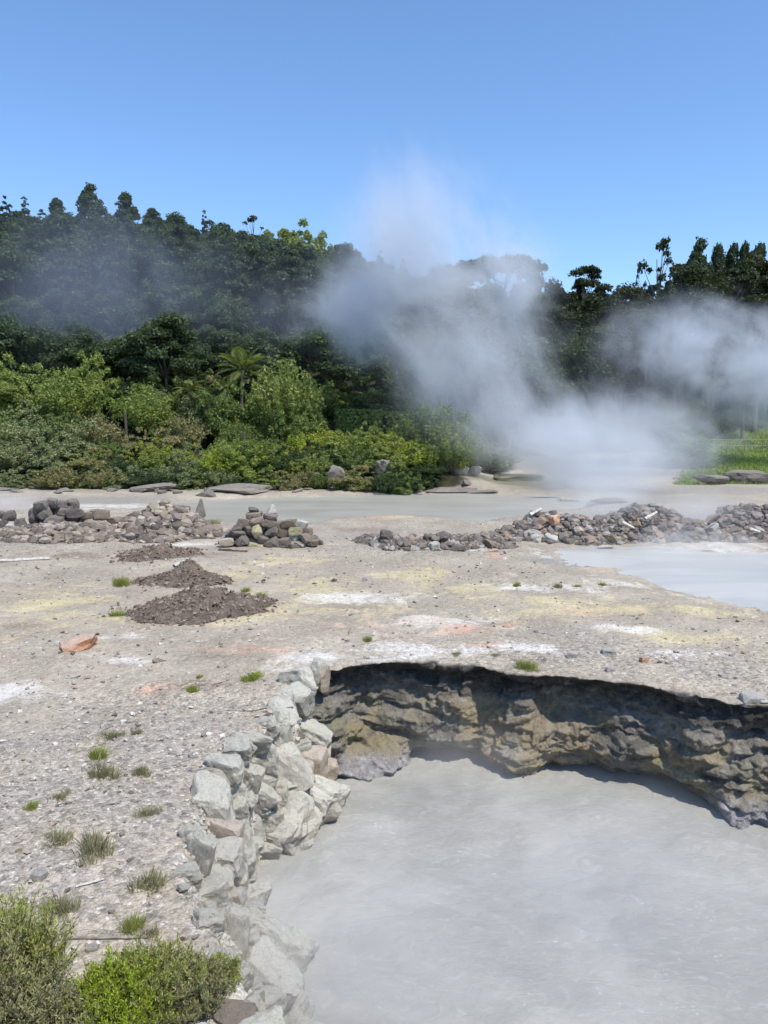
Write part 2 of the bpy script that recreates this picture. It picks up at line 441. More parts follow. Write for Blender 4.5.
M['bark'] = mat_bark('grey_bark', (.09, .075, .06), (.17, .145, .12))
M['palebark'] = mat_bark('pale_bark', (.14, .12, .10), (.24, .21, .18))
M['leaf_dark'] = mat_leaf('dark_conifer_needles', (.030, .054, .027), (.052, .086, .036), (.042, .068, .04), .25)
M['leaf_laurel'] = mat_leaf('dark_evergreen_leaves', (.034, .06, .026), (.064, .10, .038), (.05, .078, .042), .25)
M['leaf_mid'] = mat_leaf('mid_green_leaves', (.115, .175, .045), (.18, .245, .06), (.155, .205, .075), .35)
M['leaf_hill'] = mat_leaf('mid_green_hill_leaves', (.045, .08, .034), (.08, .12, .046), (.062, .092, .046), .3)
M['leaf_bright'] = mat_leaf('bright_green_leaves', (.21, .285, .065), (.29, .35, .09), (.25, .30, .095), .4)
M['leaf_lime'] = mat_leaf('lime_green_leaves', (.30, .38, .045), (.42, .46, .07), (.36, .39, .08), .42)
M['leaf_grey'] = mat_leaf('grey_green_leaves', (.20, .245, .11), (.28, .32, .145), (.245, .27, .14), .3)
M['leaf_olive'] = mat_leaf('olive_brown_leaves', (.22, .21, .10), (.28, .255, .12), (.30, .28, .12), .3)
M['leaf_black'] = mat_leaf('blackish_pine_needles', (.018, .028, .011), (.032, .045, .015), (.026, .038, .014), .15)
M['heath'] = mat_leaf('heather_sprigs', (.27, .33, .07), (.37, .41, .10), (.32, .35, .10), .4, dry=(.26, .20, .11))
M['heath_lime'] = mat_leaf('fresh_lime_sprigs', (.28, .40, .035), (.38, .46, .05), (.31, .41, .04), .45)
M['heath_grey'] = mat_leaf('dull_olive_sprigs', (.25, .265, .11), (.33, .32, .15), (.29, .28, .145), .35, dry=(.28, .22, .15))
M['tuft'] = mat_leaf('dry_grass_blades', (.30, .295, .16), (.37, .35, .22), (.34, .31, .20), .4, dry=(.33, .28, .17))
M['palm'] = mat_leaf('palm_leaflets', (.10, .135, .035), (.15, .185, .055), (.13, .16, .05), .35)

# ------------------------------------------------------------------ ground sheet
def axis(lo, hi, a, b, step, g):
    c = list(np.arange(a, b, step)); s = step
    up = [b]; 
    while up[-1] < hi: s *= g; up.append(up[-1] + s)
    s = step; dn = [a]
    while dn[-1] > lo: s *= g; dn.append(dn[-1] - s)
    return np.array(sorted(set(dn[1:] + c + up)))

YEL = [(300, 605, 320, 36, .68), (560, 610, 240, 30, .68), (100, 610, 180, 36, .65), (40, 600, 70, 16), (70, 618, 60, 8), (430, 578, 60, 14), (470, 592, 60, 10), (320, 588, 60, 14), (290, 562, 50, 8), (540, 603, 70, 10), (630, 612, 70, 9), (690, 640, 80, 9), (640, 634, 50, 8), (240, 622, 60, 14), (230, 575, 40, 10), (395, 515, 70, 4), (520, 484, 60, 5), (740, 538, 60, 5), (590, 562, 60, 6), (200, 520, 20, 4), (700, 612, 60, 8)]
WHI = [(240, 850, 60, 130, .8), (400, 640, 260, 34, .45), (600, 590, 200, 20, .4), (60, 660, 160, 30, .4), (420, 658, 120, 11), (320, 664, 40, 8), (440, 625, 70, 10), (535, 652, 60, 8), (620, 632, 60, 6), (680, 656, 60, 5), (20, 690, 60, 12), (130, 664, 40, 5), (100, 640, 60, 4), (460, 508, 80, 5), (300, 680, 40, 6), (560, 590, 80, 7), (480, 548, 60, 5), (620, 550, 90, 6), (700, 545, 80, 5), (110, 505, 90, 6), (500, 475, 60, 4), (360, 600, 60, 8), (190, 545, 50, 3), (290, 700, 22, 10), (250, 740, 16, 10)]
PNK = [(360, 632, 180, 26, .6), (600, 618, 120, 14, .5), (60, 640, 120, 16, .5), (468, 636, 36, 12), (497, 558, 15, 5), (375, 518, 26, 3.5), (508, 628, 22, 5), (0, 660, 30, 6), (240, 655, 60, 7), (150, 690, 30, 8), (590, 625, 25, 4), (480, 650, 30, 6), (225, 522, 20, 3)]
BRN = [(200, 486, 260, 5), (400, 484, 120, 5), (560, 466, 120, 10), (660, 462, 80, 10), (700, 520, 150, 12), (190, 612, 110, 16), (170, 556, 60, 8), (175, 580, 70, 9), (215, 662, 60, 8), (20, 628, 40, 4), (370, 530, 60, 5), (210, 688, 60, 8), (160, 535, 80, 8), (60, 555, 60, 6)]
GRY = [(150, 790, 210, 100, .8), (60, 880, 160, 60), (20, 740, 150, 50), (420, 548, 90, 8), (440, 532, 90, 6), (600, 520, 150, 12), (600, 655, 120, 20), (720, 670, 70, 18), (60, 530, 100, 14), (180, 740, 120, 40), (60, 760, 120, 60), (360, 535, 60, 6), (130, 850, 100, 60), (560, 640, 60, 8), (420, 600, 60, 8)]
MUDF = [(560, 462, 130, 12), (560, 560, 60, 6), (110, 500, 120, 6), (250, 510, 60, 8), (500, 500, 120, 8), (640, 500, 140, 6), (700, 490, 120, 6), (620, 470, 150, 10), (300, 524, 60, 3), (690, 560, 120, 12), (740, 585, 60, 12)]

GRV = [(120, 800, 280, 120), (60, 900, 200, 80), (600, 662, 260, 22), (740, 680, 120, 26), (200, 700, 160, 20), (430, 545, 120, 14), (620, 522, 200, 12), (80, 535, 160, 16)]
def blobs(x, y, L):
    r = np.zeros(x.shape)
    for px, py, rx, ry, *am in L:
        c = P(px, py); t = P(px, py - ry); b = P(px, py + ry)
        wx = rx * np.hypot(c[1], 4) / FPX; wy = max(.2, (t[1] - b[1]) / 2)
        r = np.maximum(r, (am[0] if am else 1) * np.exp(-((x - c[0]) / wx) ** 2 - ((y - c[1]) / wy) ** 2))
    return r

def ground_attrs(me, x, y, cliff=None, depth=None, shelf=None):
    sdL = sdist(x, y, LAWN)
    left = 1 - ss(1.5, 8, x)
    at = dict(gravelly=blobs(x, y, GRV), yellow=blobs(x, y, YEL), white=blobs(x, y, WHI), pink=blobs(x, y, PNK), brown=blobs(x, y, BRN), grey=blobs(x, y, GRY), mudflat=blobs(x, y, MUDF),
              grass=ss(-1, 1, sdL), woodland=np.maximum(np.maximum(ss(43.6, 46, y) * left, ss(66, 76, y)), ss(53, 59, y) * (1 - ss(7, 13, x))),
              cliff=np.zeros(x.shape) if cliff is None else cliff, depth=np.zeros(x.shape) if depth is None else depth, shelf=np.zeros(x.shape) if shelf is None else shelf)
    for k, v in at.items():
        a = me.attributes.new(k, 'FLOAT', 'POINT'); a.data.foreach_set('value', v.astype(np.float32).ravel())

def micro(x, y):
    w = 1 - ss(30, 60, y)
    return (fbm2(x, y, 1.7, 4, 31) * .05 + fbm2(x, y, 7, 3, 41) * .018) * w

xs = axis(-420, 420, -6.5, 6.5, .055, 1.032)
ys = axis(-30, 620, 3.2, 14.2, .05, 1.017)
X, Y = np.meshgrid(xs, ys)
Z = H(X, Y, .95)
Z = Z + micro(X, Y) * (1 - ss(.02, .3, -np.minimum(Z, 0)) * .3)
mb = MB(); mb.add(np.stack([X, Y, Z], -1).reshape(-1, 3), grid_faces(len(ys), len(xs)))
me = mb.mesh('ground', M['ground'], True); ground_attrs(me, X.ravel(), Y.ravel())
tag(link('ground', me), 'pale grey mineral ground stained yellow, white and pink', kind='structure')

# pit wall (the eroded bank round the back of the pit)
NS, NTT = 560, 130
rim, rlen = smooth_line([p[:2] for p in BACK], NS)
tan = np.gradient(rim, axis=0); tan /= np.linalg.norm(tan, axis=1)[:, None]
nrm = np.stack([-tan[:, 1], tan[:, 0]], 1)           # away from the pit
S = np.linspace(0, rlen, NS)
jag = fbm(np.stack([S * 1.3, S * 0, S * 0 + 3], 1), 5, 77, .62) * .22
key_t = np.array([0, .10, .17, .20, .24, .32, .45, .60, .74, .86, .93, 1.0])
key_o = np.array([1.45, .55, .10, .0, .01, .13, .13, .0, -.10, -.04, .22, .45])
key_z = np.array([0, 0, 0.0, -.03, -.09, -.24, -.50, -.80, -1.10, -1.36, -1.50, -1.9])
tt = np.linspace(0, 1, NTT)
O = np.interp(tt, key_t, key_o); Zp = np.interp(tt, key_t, key_z)
spx = np.interp(S, np.r_[0, np.cumsum(np.linalg.norm(np.diff(np.array([p[:2] for p in BACK]), axis=0), axis=1))], [p[0] for p in BACK_PX])
shelf_amt = np.maximum(np.exp(-((spx - 365) / 42) ** 2) * 1.1, ss(690, 735, spx) * .8)
GS, GT = np.meshgrid(S, tt)
off = O[:, None] + jag[None] * ss(.06, .2, tt)[:, None]
face = ss(.17, .24, tt)[:, None]
bx = rim[:, 0][None] + nrm[:, 0][None] * off; by = rim[:, 1][None] + nrm[:, 1][None] * off; bz = Zp[:, None] + 0 * GS
p3 = np.stack([GS.ravel() * 1.0, bz.ravel() * 1.3, GS.ravel() * 0], 1)
lump = fbm(p3 * .9, 3, 91).reshape(GS.shape) * .42
rid = (1 - np.abs(fbm(p3 * np.array([1.1, 2.5, 1]) + 3, 4, 93).reshape(GS.shape)) * 2) * .19
fin = fbm(p3 * 7, 4, 95, .6).reshape(GS.shape) * .12
disp = (lump + rid + fin) * face
sh = shelf_amt[None] * ss(.78, .95, tt)[:, None]
shl = sh * (.75 + .22 * fbm(p3 * np.array([2.2, 5, 1]), 3, 97).reshape(GS.shape))
bx = bx + nrm[:, 0][None] * (disp - shl); by = by + nrm[:, 1][None] * (disp - shl)
bz = bz + face * fbm(p3 * 3 + 40, 3, 99).reshape(GS.shape) * .06
hz = H(rim[:, 0][None] + nrm[:, 0][None] * np.maximum(off, .3), rim[:, 1][None] + nrm[:, 1][None] * np.maximum(off, .3))
topw = 1 - ss(.2, .7, tt)[:, None]
bz = bz + topw * hz + (1 - face) * (micro(bx, by) + .012 * ss(0, .06, tt)[:, None] - .02 * (1 - ss(0, .05, tt))[:, None])
mb = MB(); mb.add(np.stack([bx, by, bz], -1).reshape(-1, 3), grid_faces(NTT, NS)[:, ::-1])
me = mb.mesh('pit_wall', M['ground'], True)
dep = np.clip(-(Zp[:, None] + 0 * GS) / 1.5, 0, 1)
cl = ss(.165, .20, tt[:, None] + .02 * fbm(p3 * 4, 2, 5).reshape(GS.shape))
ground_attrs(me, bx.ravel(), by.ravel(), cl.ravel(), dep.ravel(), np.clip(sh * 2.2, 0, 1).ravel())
tag(link('terrain_bank', me), 'eroded dark bank with ochre stains round the mud pit', kind='structure')

# mud surface
gx = np.arange(-3.2, 12, .05); gy = np.arange(1.0, 14.2, .05)
X, Y = np.meshgrid(gx, gy)
Zm = MUD_Z + fbm2(X + .4 * fbm2(X, Y, .8, 2, 3), Y, 2.2, 3, 55) * .018 + fbm2(X, Y, 9, 2, 56) * .005
for bxp, byp, rr in [(590, 865, .10), (575, 822, .07), (600, 820, .09), (520, 840, .08), (610, 900, .05), (470, 845, .06), (655, 890, .06), (700, 850, .08), (560, 930, .05), (640, 930, .06)]:
    c = P(bxp, byp, MUD_Z); r = np.hypot(X - c[0], Y - c[1])
    Zm = Zm + .045 * np.exp(-((r - rr) / .035) ** 2) + .022 * np.exp(-((r - rr * 2.4) / .05) ** 2) + .014 * np.exp(-((r - rr * 3.8) / .06) ** 2)
mb = MB(); mb.add(np.stack([X, Y, Zm], -1).reshape(-1, 3), grid_faces(len(gy), len(gx)))
tag(link('mud_water', mb.mesh('mud_water', M['mud'], True)), 'pale grey boiling mud filling the pit', kind='structure')

def pool(name, poly, z, m, label, grow=1.5):
    xs_ = [p[0] for p in poly]; ys_ = [p[1] for p in poly]
    gx = np.linspace(min(xs_) - grow, max(xs_) + grow, 70); gy = np.linspace(min(ys_) - grow, max(ys_) + grow, 40)
    X, Y = np.meshgrid(gx, gy); mb = MB()
    F = grid_faces(40, 70); sd = sdist(X.ravel(), Y.ravel(), poly)
    F = F[(sd[F] > -grow).any(1)]
    mb.add(np.stack([X, Y, np.full_like(X, z)], -1).reshape(-1, 3), F)
    tag(link(name, mb.mesh(name, m, True)), label, kind='structure')
pool('pool_water', FAR_POOL, -.24, M['farpool'], 'still pale grey green pool below the shrub bank')
pool('hot_spring_water', SIDE_POOL, -.13, M['sidepool'], 'milky blue steaming pool beside the rubble ridge', 1.0)

# ------------------------------------------------------------------ rocks
def ico(sub):
    bm = bmesh.new(); bmesh.ops.create_icosphere(bm, subdivisions=sub, radius=1)
    V = np.array([v.co[:] for v in bm.verts]); F = np.array([[v.index for v in f.verts] for f in bm.faces]); bm.free()
    return V, F
ICO = {k: ico(k) for k in (1, 2, 3, 4)}

def rock_vf(rng, sub=3, blocky=False, rough=.06, soft=0):
    V, F = ICO[sub]; V = V.copy() * 1.5
    if blocky:
        N = [np.array(a, float) + rng.normal(0, .13, 3) for a in ((1, 0, 0), (-1, 0, 0), (0, 1, 0), (0, -1, 0), (0, 0, 1), (0, 0, -1))]
        D = list(rng.uniform(.72, .95, 6))
        for _ in range(4): N.append(rng.normal(0, 1, 3)); D.append(rng.uniform(1.0, 1.2))
    else:
        N = [rng.normal(0, 1, 3) for _ in range(13)]; D = list(rng.uniform(.62, 1.05, 13))
    for n, d in zip(N, D):
        n = n / np.linalg.norm(n); k = V @ n - d
        V = V - np.maximum(k, 0)[:, None] * n[None] * .86
    o = rng.uniform(0, 50, 3)
    nv = V / (np.linalg.norm(V, axis=1)[:, None] + 1e-6)
    V = V + nv * (fbm(V * 1.3 + o, 4, 3)[:, None] * rough * 3.2 + (.5 - np.abs(fbm(V * 2.4 + o + 9, 3, 8)))[:, None] * rough * 1.5 + fbm(V * 7 + o, 3, 4)[:, None] * rough * .9)
    if soft:
        E = np.concatenate([F[:, [0, 1]], F[:, [1, 2]], F[:, [2, 0]]]); cnt = np.zeros(len(V)); np.add.at(cnt, E[:, 0], 1); np.add.at(cnt, E[:, 1], 1)
        for _ in range(soft):
            A = np.zeros_like(V); np.add.at(A, E[:, 0], V[E[:, 1]]); np.add.at(A, E[:, 1], V[E[:, 0]]); V = V * .5 + .5 * A / cnt[:, None]
        nv = V / (np.linalg.norm(V, axis=1)[:, None] + 1e-6)
        V = V + nv * (fbm(V * 5 + o, 4, 14, .65)[:, None] * rough * .8 - np.maximum(0, fbm(V * 2.2 + o, 3, 15))[:, None] * rough * 1.6 - (np.abs(fbm(V * 1.7 + o, 3, 16)) < .035)[:, None] * rough * .35)
    V -= (V.max(0) + V.min(0)) / 2
    V /= (V.max(0) - V.min(0))[None] / 1.0             # unit box, -0.5..0.5
    return V, F

def rock_mesh(name, mat, rng, sub=3, blocky=False, rough=.06, soft=0):
    V, F = rock_vf(rng, sub, blocky, rough, soft); mb = MB(); mb.add(V, F)
    return mb.mesh(name, mat, False)

def rock_set(key, n, sub, blocky, rough=.06, soft=0):
    rng = np.random.default_rng(abs(hash_s(key)) % 9999)
    return [rock_mesh('stone', M[key], rng, sub, blocky if blocky in (True, False) else i % 2 == 0, rough, soft) for i in range(n)]
def hash_s(s): return sum(ord(c) * (i + 3) for i, c in enumerate(s))
ROCKS = {k: rock_set(k, 6, 3, 'mix') for k in ('darkrock', 'brownrock', 'yellowrock', 'paleblock', 'redrock', 'warmstone')}
ROCKS['wallstone'] = rock_set('wallstone', 14, 4, 'mix', .10, 1)
ROCKS['ledge'] = rock_set('ledge', 4, 3, False, .1)
SMALL = [rock_vf(np.random.default_rng(500 + i), 1, i % 2 == 0, .08) for i in range(12)]
TINY = [(ICO[1][0] * RNG.uniform(.7, 1.2, (len(ICO[1][0]), 1)), ICO[1][1]) for _ in range(3)]
bm = bmesh.new(); bmesh.ops.create_icosphere(bm, subdivisions=1, radius=.5)
bm.free()
OCT_V = np.array([[.5, 0, 0], [-.5, 0, 0], [0, .5, 0], [0, -.5, 0], [0, 0, .5], [0, 0, -.5], [.32, .32, .3], [-.32, .3, .28], [.3, -.34, .3], [-.3, -.3, .32]])
def hull_faces(V):
    bm = bmesh.new()
    for v in V: bm.verts.new(v)
    bm.verts.ensure_lookup_table()
    r = bmesh.ops.convex_hull(bm, input=bm.verts[:])
    bm.verts.ensure_lookup_table(); bm.verts.index_update()
    vs = [v for v in bm.verts if v.link_faces]
    ix = {v: i for i, v in enumerate(vs)}
    VV = np.array([v.co[:] for v in vs]); FF = np.array([[ix[v] for v in f.verts] for f in bm.faces if len(f.verts) == 3])
    bm.free(); return VV, FF
PEB = [hull_faces(np.random.default_rng(60 + i).normal(0, .3, (11, 3)).clip(-.5, .5)) for i in range(10)]

def rotmats(rng, n):
    q = rng.normal(0, 1, (n, 4)); q /= np.linalg.norm(q, axis=1)[:, None]
    w, x, y, z = q.T
    return np.stack([np.stack([1 - 2 * (y * y + z * z), 2 * (x * y - z * w), 2 * (x * z + y * w)], -1),
                     np.stack([2 * (x * y + z * w), 1 - 2 * (x * x + z * z), 2 * (y * z - x * w)], -1),
                     np.stack([2 * (x * z - y * w), 2 * (y * z + x * w), 1 - 2 * (x * x + y * y)], -1)], 1)

def scatter(mb, pts, sizes, protos, rng, flat=.7):
    n = len(pts); R = rotmats(rng, n); which = rng.integers(0, len(protos), n)
    for k, (V, F) in enumerate(protos):
        s = which == k; m = int(s.sum())
        if not m: continue
        W = np.einsum('nij,vj->nvi', R[s], V) * sizes[s][:, None, None]
        W[..., 2] *= flat
        W = W + pts[s][:, None]
        FF = (F[None] + (np.arange(m) * len(V))[:, None, None]).reshape(-1, F.shape[1])
        mb.add(W.reshape(-1, 3), FF)

# gravel scattered over the open ground
rng = np.random.default_rng(21)
mb = MB()
def gravel(n, ylo, yhi, xlim, smin, smax, pw=2.2):
    y = ylo * (yhi / ylo) ** rng.random(n); x = (rng.random(n) * 2 - 1) * xlim * (y + 1)
    z = H(x, y); keep = (z > -.14) & ~inside(x, y, TPOLY) & (dist_line(x, y, BACK) > .25) & (sdist(x, y, SIDE_POOL) < -.3) & (sdist(x, y, FAR_POOL) < -.5)
    dens = fbm2(x, y, .6, 3, 61)
    keep &= dens + rng.normal(0, .3, n) > -.12
    x, y, z = x[keep], y[keep], z[keep]
    s = smin + (smax - smin) * rng.random(len(x)) ** pw
    scatter(mb, np.stack([x, y, z + micro(x, y) + s * .12], 1), s, PEB, rng, .65)
gravel(11500, 4.2, 11.5, .75, .018, .075, 2.8)
gravel(5200, 9, 24, .62, .03, .11, 3.6)
gravel(1000, 18, 34, .6, .05, .2, 3.5)
tag(link('gravel', mb.mesh('gravel', M['pebble'], False)), 'loose grey gravel and chips scattered over the crusted ground', 'gravel', kind='stuff')

# ------------------------------------------------------------------ retaining wall of pale stones
wall = link('stone_retaining_wall', None, loc=tuple(P(230, 850)))
tag(wall, 'rough retaining wall of white crusted boulders sloping into the mud pit', 'retaining wall')
wroot = np.array(wall.location)
# px, py, width px, height px, tilt deg, material
WS = [(294, 703, 36, 30, -10, 'w'), (304, 722, 34, 30, 20, 'w'), (277, 722, 30, 30, 60, 'w'), (252, 742, 34, 20, 0, 'w'), (278, 740, 20, 26, 0, 'w'), (285, 765, 30, 50, 30, 'w'),
      (309, 737, 34, 24, -35, 'w'), (262, 757, 26, 30, 0, 'w'), (239, 752, 22, 22, 10, 'w'), (226, 775, 34, 26, 0, 'w'), (228, 792, 24, 24, 0, 'w'), (246, 786, 22, 34, -20, 'w'),
      (210, 806, 34, 48, 10, 'w'), (232, 814, 26, 26, 20, 'w'), (257, 800, 24, 30, 40, 'w'), (275, 800, 20, 22, 0, 'w'), (313, 803, 50, 40, -10, 'w'), (282, 828, 50, 44, 10, 'w'),
      (258, 834, 14, 30, 0, 'w'), (216, 836, 40, 30, -5, 't'), (238, 840, 22, 34, 10, 'w'), (198, 862, 24, 50, -15, 'w'), (222, 864, 34, 34, 0, 'w'), (244, 868, 16, 40, 0, 'w'),
      (205, 899, 36, 24, 20, 'w'), (227, 902, 18, 18, 10, 't'), (236, 884, 20, 30, 0, 'w'), (250, 905, 26, 34, -30, 'w'), (231, 940, 24, 50, -5, 'w'), (248, 928, 26, 26, 0, 'w'),
      (262, 950, 34, 40, -30, 'w'), (285, 955, 44, 40, -35, 'w'), (247, 955, 20, 34, 0, 'w'), (262, 985, 46, 40, -40, 'w'), (280, 982, 34, 30, -20, 'w'), (238, 980, 20, 24, 0, 'w'),
      (262, 1008, 34, 24, 0, 'w'), (285, 1020, 36, 30, 10, 'w'), (236, 1028, 40, 22, 5, 'd'), (310, 768, 26, 30, 0, 't'), (322, 752, 18, 28, 0, 't'), (300, 776, 22, 20, 0, 't'),
      (328, 774, 18, 26, 0, 't'), (266, 856, 26, 18, 0, 'w'), (262, 872, 18, 14, 0, 'w'), (206, 926, 22, 20, 0, 'w'), (272, 846, 22, 16, 0, 'w'), (318, 712, 14, 26, 0, 'w'),
      (190, 842, 18, 24, 0, 'w'), (186, 880, 20, 20, 0, 'w'), (300, 750, 18, 16, 0, 'w'), (266, 780, 22, 20, 0, 'w'), (250, 768, 18, 20, 0, 'w'), (222, 968, 22, 22, 0, 'w'), (295, 1050, 40, 40, 0, 'w'), (255, 1050, 40, 40, 0, 'w'),
      (322, 735, 16, 24, 0, 't'), (270, 820, 20, 18, 0, 'w'), (244, 855, 18, 20, 0, 'w'), (216, 884, 26, 20, 0, 'w'), (268, 966, 30, 26, 0, 'w'), (276, 1000, 30, 22, 0, 'w')]
wr = random.Random(3)
for px, py, w, h, tilt, mk in WS:
    c = hit(px, py); d = np.linalg.norm(c - np.array([0, 0, CAM_H])); s = d / FPX
    key = {'w': 'wallstone', 't': 'warmstone', 'd': 'brownrock'}[mk]
    o = link('stone', ROCKS[key][wr.randrange(len(ROCKS[key]))], wall)
    o.scale = (w * s * 1.25, (w + h) * .5 * s * wr.uniform(.8, 1.05), h * s * 1.22)
    o.rotation_euler = (math.radians(wr.uniform(-14, 14)), math.radians(-tilt), wr.uniform(-.5, .5))
    o.location = c - wroot + np.array([0, 0.03, -0.015])
fr_ = np.random.default_rng(15); nfill = 0
cen_ = [(a, b, max(c, d) * .5) for a, b, c, d, *_ in WS]
while nfill < 36:
    b = fr_.uniform(700, 1030); lo = np.interp(b, [700, 740, 800, 868, 895, 965, 1040], [284, 240, 198, 180, 188, 232, 256]); hi = np.interp(b, [700, 768, 815, 861, 889, 924, 968, 1040], [312, 326, 336, 262, 252, 262, 300, 300])
    a = fr_.uniform(lo, hi); w_ = fr_.uniform(11, 21)
    if sum((a - p_) ** 2 + (b - q_) ** 2 < (r_ * .75) ** 2 for p_, q_, r_ in cen_): continue
    cen_.append((a, b, w_ * .7)); nfill += 1; WS.append((a, b, w_, w_ * fr_.uniform(.7, 1.2), fr_.uniform(-40, 40), 't' if fr_.random() < .12 else 'w'))
    px, py, w, h, tilt, mk = WS[-1]; c = hit(px, py); s = np.linalg.norm(c - np.array([0, 0, CAM_H])) / FPX
    o = link('stone', ROCKS['wallstone' if mk == 'w' else 'warmstone'][int(fr_.integers(0, 6))], wall, sc=(w * s * 1.2, w * s, h * s * 1.2), rot=(fr_.uniform(-.3, .3), math.radians(-tilt), fr_.uniform(-.6, .6)))
    o.location = c - wroot + np.array([0, .02, .02])
mbm = MB(); pts = []
rng = np.random.default_rng(5)
x = rng.uniform(-3.2, -.1, 9000); y = rng.uniform(3.5, 11, 9000)
k = inside(x, y, TPOLY) & ~inside(x, y, WPOLY); x, y = x[k], y[k]
sz = .035 + .08 * rng.random(len(x)) ** 2
pts = np.stack([x, y, H(x, y) + sz * .1], 1) - wroot
scatter(mbm, pts, sz, PEB, rng, .8)
o = link('packing_stones', mbm.mesh('packing_stones', ROCKS['wallstone'][0].materials[0]), wall); tag(o, kind='stuff')

# ------------------------------------------------------------------ stone heaps
SR = random.Random(12)
def stone_at(px, py, w, h, depth, key, label, group, name='rubble_stone', tilt=None, cat='stone'):
    c = Q(px, py, depth); s = np.linalg.norm(c - np.array([0, 0, CAM_H])) / FPX
    o = link(name, ROCKS[key][SR.randrange(len(ROCKS[key]))])
    o.location = c; o.scale = (w * s * 1.12, max(.55 * w, .8 * h) * s * SR.uniform(.9, 1.3), h * s * 1.15)
    o.rotation_euler = (SR.uniform(-.15, .15), math.radians(-tilt) if tilt is not None else SR.uniform(-.2, .2), SR.uniform(-.6, .6))
    tag(o, label, cat, group); return o

def heap(name, label, pts_w, height, mat, n_small, smin, smax, seed, cat='rubble'):
    """a bank of small broken stone along a ground line: pts_w = (x, y, halfwidth, height)"""
    rng = np.random.default_rng(seed); mb = MB(); L = np.array(pts_w)
    u = rng.random(n_small) * (len(L) - 1); i = np.minimum(u.astype(int), len(L) - 2); f = u - i
    c = L[i] * (1 - f)[:, None] + L[i + 1] * f[:, None]
    a = rng.uniform(-1, 1, n_small); ang = rng.uniform(0, 2 * np.pi, n_small); rr = np.sqrt(rng.random(n_small))
    x = c[:, 0] + np.cos(ang) * rr * c[:, 2] * .7; y = c[:, 1] + np.sin(ang) * rr * c[:, 2]
    z = H(x, y) + c[:, 3] * (1 - rr ** 1.6) * (.75 + .4 * fbm2(x, y, .9, 2, seed))
    s = smin + (smax * 1.5 - smin) * rng.random(n_small) ** 3.5
    scatter(mb, np.stack([x, y, z], 1), s, SMALL, rng, .75)
    o = link(name, mb.mesh(name, M[mat])); tag(o, label, cat, kind='stuff')
    gx = np.arange(L[:, 0].min() - 1.6, L[:, 0].max() + 1.6, .09); gy = np.arange(L[:, 1].min() - 2.4, L[:, 1].max() + 2.4, .09)
    X, Y = np.meshgrid(gx, gy); zz = np.full(X.shape, -.3); lx = np.linspace(0, len(L) - 1, len(L) * 5)
    for q in lx:
        j = min(int(q), len(L) - 2); c_ = L[j] * (1 - q + j) + L[j + 1] * (q - j)
        rr_ = np.hypot((X - c_[0]) / .8, Y - c_[1]) / c_[2]
        zz = np.maximum(zz, c_[3] * (1 - np.minimum(rr_, 1.15) ** 1.6))
    zz = H(X.ravel(), Y.ravel()).reshape(X.shape) + zz * (.7 + .4 * fbm2(X, Y, .9, 2, seed)) + fbm2(X, Y, 3.5, 3, seed + 5) * .09 - .03
    mf = MB(); mf.add(np.stack([X, Y, zz], -1).reshape(-1, 3), grid_faces(len(gy), len(gx)))
    f_ = link('fine_debris', mf.mesh('fine_debris', M['dust'], True), o); tag(f_, kind='stuff')
    return L

def heap_z(L, x, y):
    d = np.hypot(L[:, 0] - x, L[:, 1] - y); j = int(np.argmin(d))
    return L[j, 3] * max(0, 1 - (d[j] / L[j, 2]) ** 1.6)

# left wall remains: hand-placed from the photograph (crop origin 0,490, 6.4 px per px)
def crop(L, ox, oy, sc): return [(ox + a / sc, oy + b / sc, w / sc, h / sc, *r) for a, b, w, h, *r in L]
left = crop([(420, 470, 110, 50, 'y', 'yellowish squared block lying in front of the left stone row'), (440, 405, 100, 60, 'b', 'brown squared block standing behind the yellowish block'), (590, 398, 180, 36, 'p', 'pale flat slab lying on a longer block'), (592, 442, 190, 46, 'b', 'long low block under the pale slab, right end of the row'),
    (265, 395, 90, 50, 'p', None), (190, 385, 80, 50, 'p', None), (60, 400, 80, 60, 'p', None), (20, 400, 50, 70, 'b', None), (90, 345, 150, 60, 'b', None), (190, 320, 60, 70, 'b', None), (345, 330, 90, 50, 'd', None), (240, 270, 110, 70, 'd', None),
    (100, 285, 120, 45, 'b', None), (130, 225, 60, 70, 'd', None), (75, 235, 70, 32, 'p', 'small bright white stone among dark rocks at the left edge'), (20, 225, 60, 50, 'd', None), (60, 170, 80, 60, 'd', None), (10, 165, 40, 50, 'd', None), (330, 400, 60, 60, 'b', None), (140, 395, 60, 50, 'b', None), (300, 300, 70, 50, 'b', None)], 0, 490, 6.4)
KEY = {'y': 'yellowrock', 'b': 'brownrock', 'p': 'paleblock', 'd': 'darkrock', 'r': 'redrock', 't': 'warmstone'}
SHARE = {'d': 'dark rough stone in the tumbled row at the left edge', 'b': 'brown squared stone in the tumbled row at the left edge', 'p': 'pale grey stone in the tumbled row at the left edge'}
for px, py, w, h, k, lab in left:
    d = np.interp(py, [514, 562], [28.6, 23.4])
    stone_at(px, py, w, h, d, KEY[k], lab or SHARE[k], 'stones of the tumbled row at the left', 'squared_stone' if k in 'byp' else 'rubble_stone')
pile = crop([(260, 110, 90, 60), (330, 135, 70, 60), (330, 85, 60, 50), (400, 100, 60, 50), (470, 100, 60, 70), (480, 150, 80, 50), (260, 180, 110, 80), (350, 200, 100, 60), (430, 180, 90, 60), (400, 150, 60, 50), (500, 210, 110, 50), (290, 215, 120, 50), (215, 175, 50, 60), (290, 150, 70, 60), (440, 130, 60, 60), (370, 230, 90, 50), (240, 140, 60, 60), (510, 170, 50, 50)], 0, 490, 6.4)
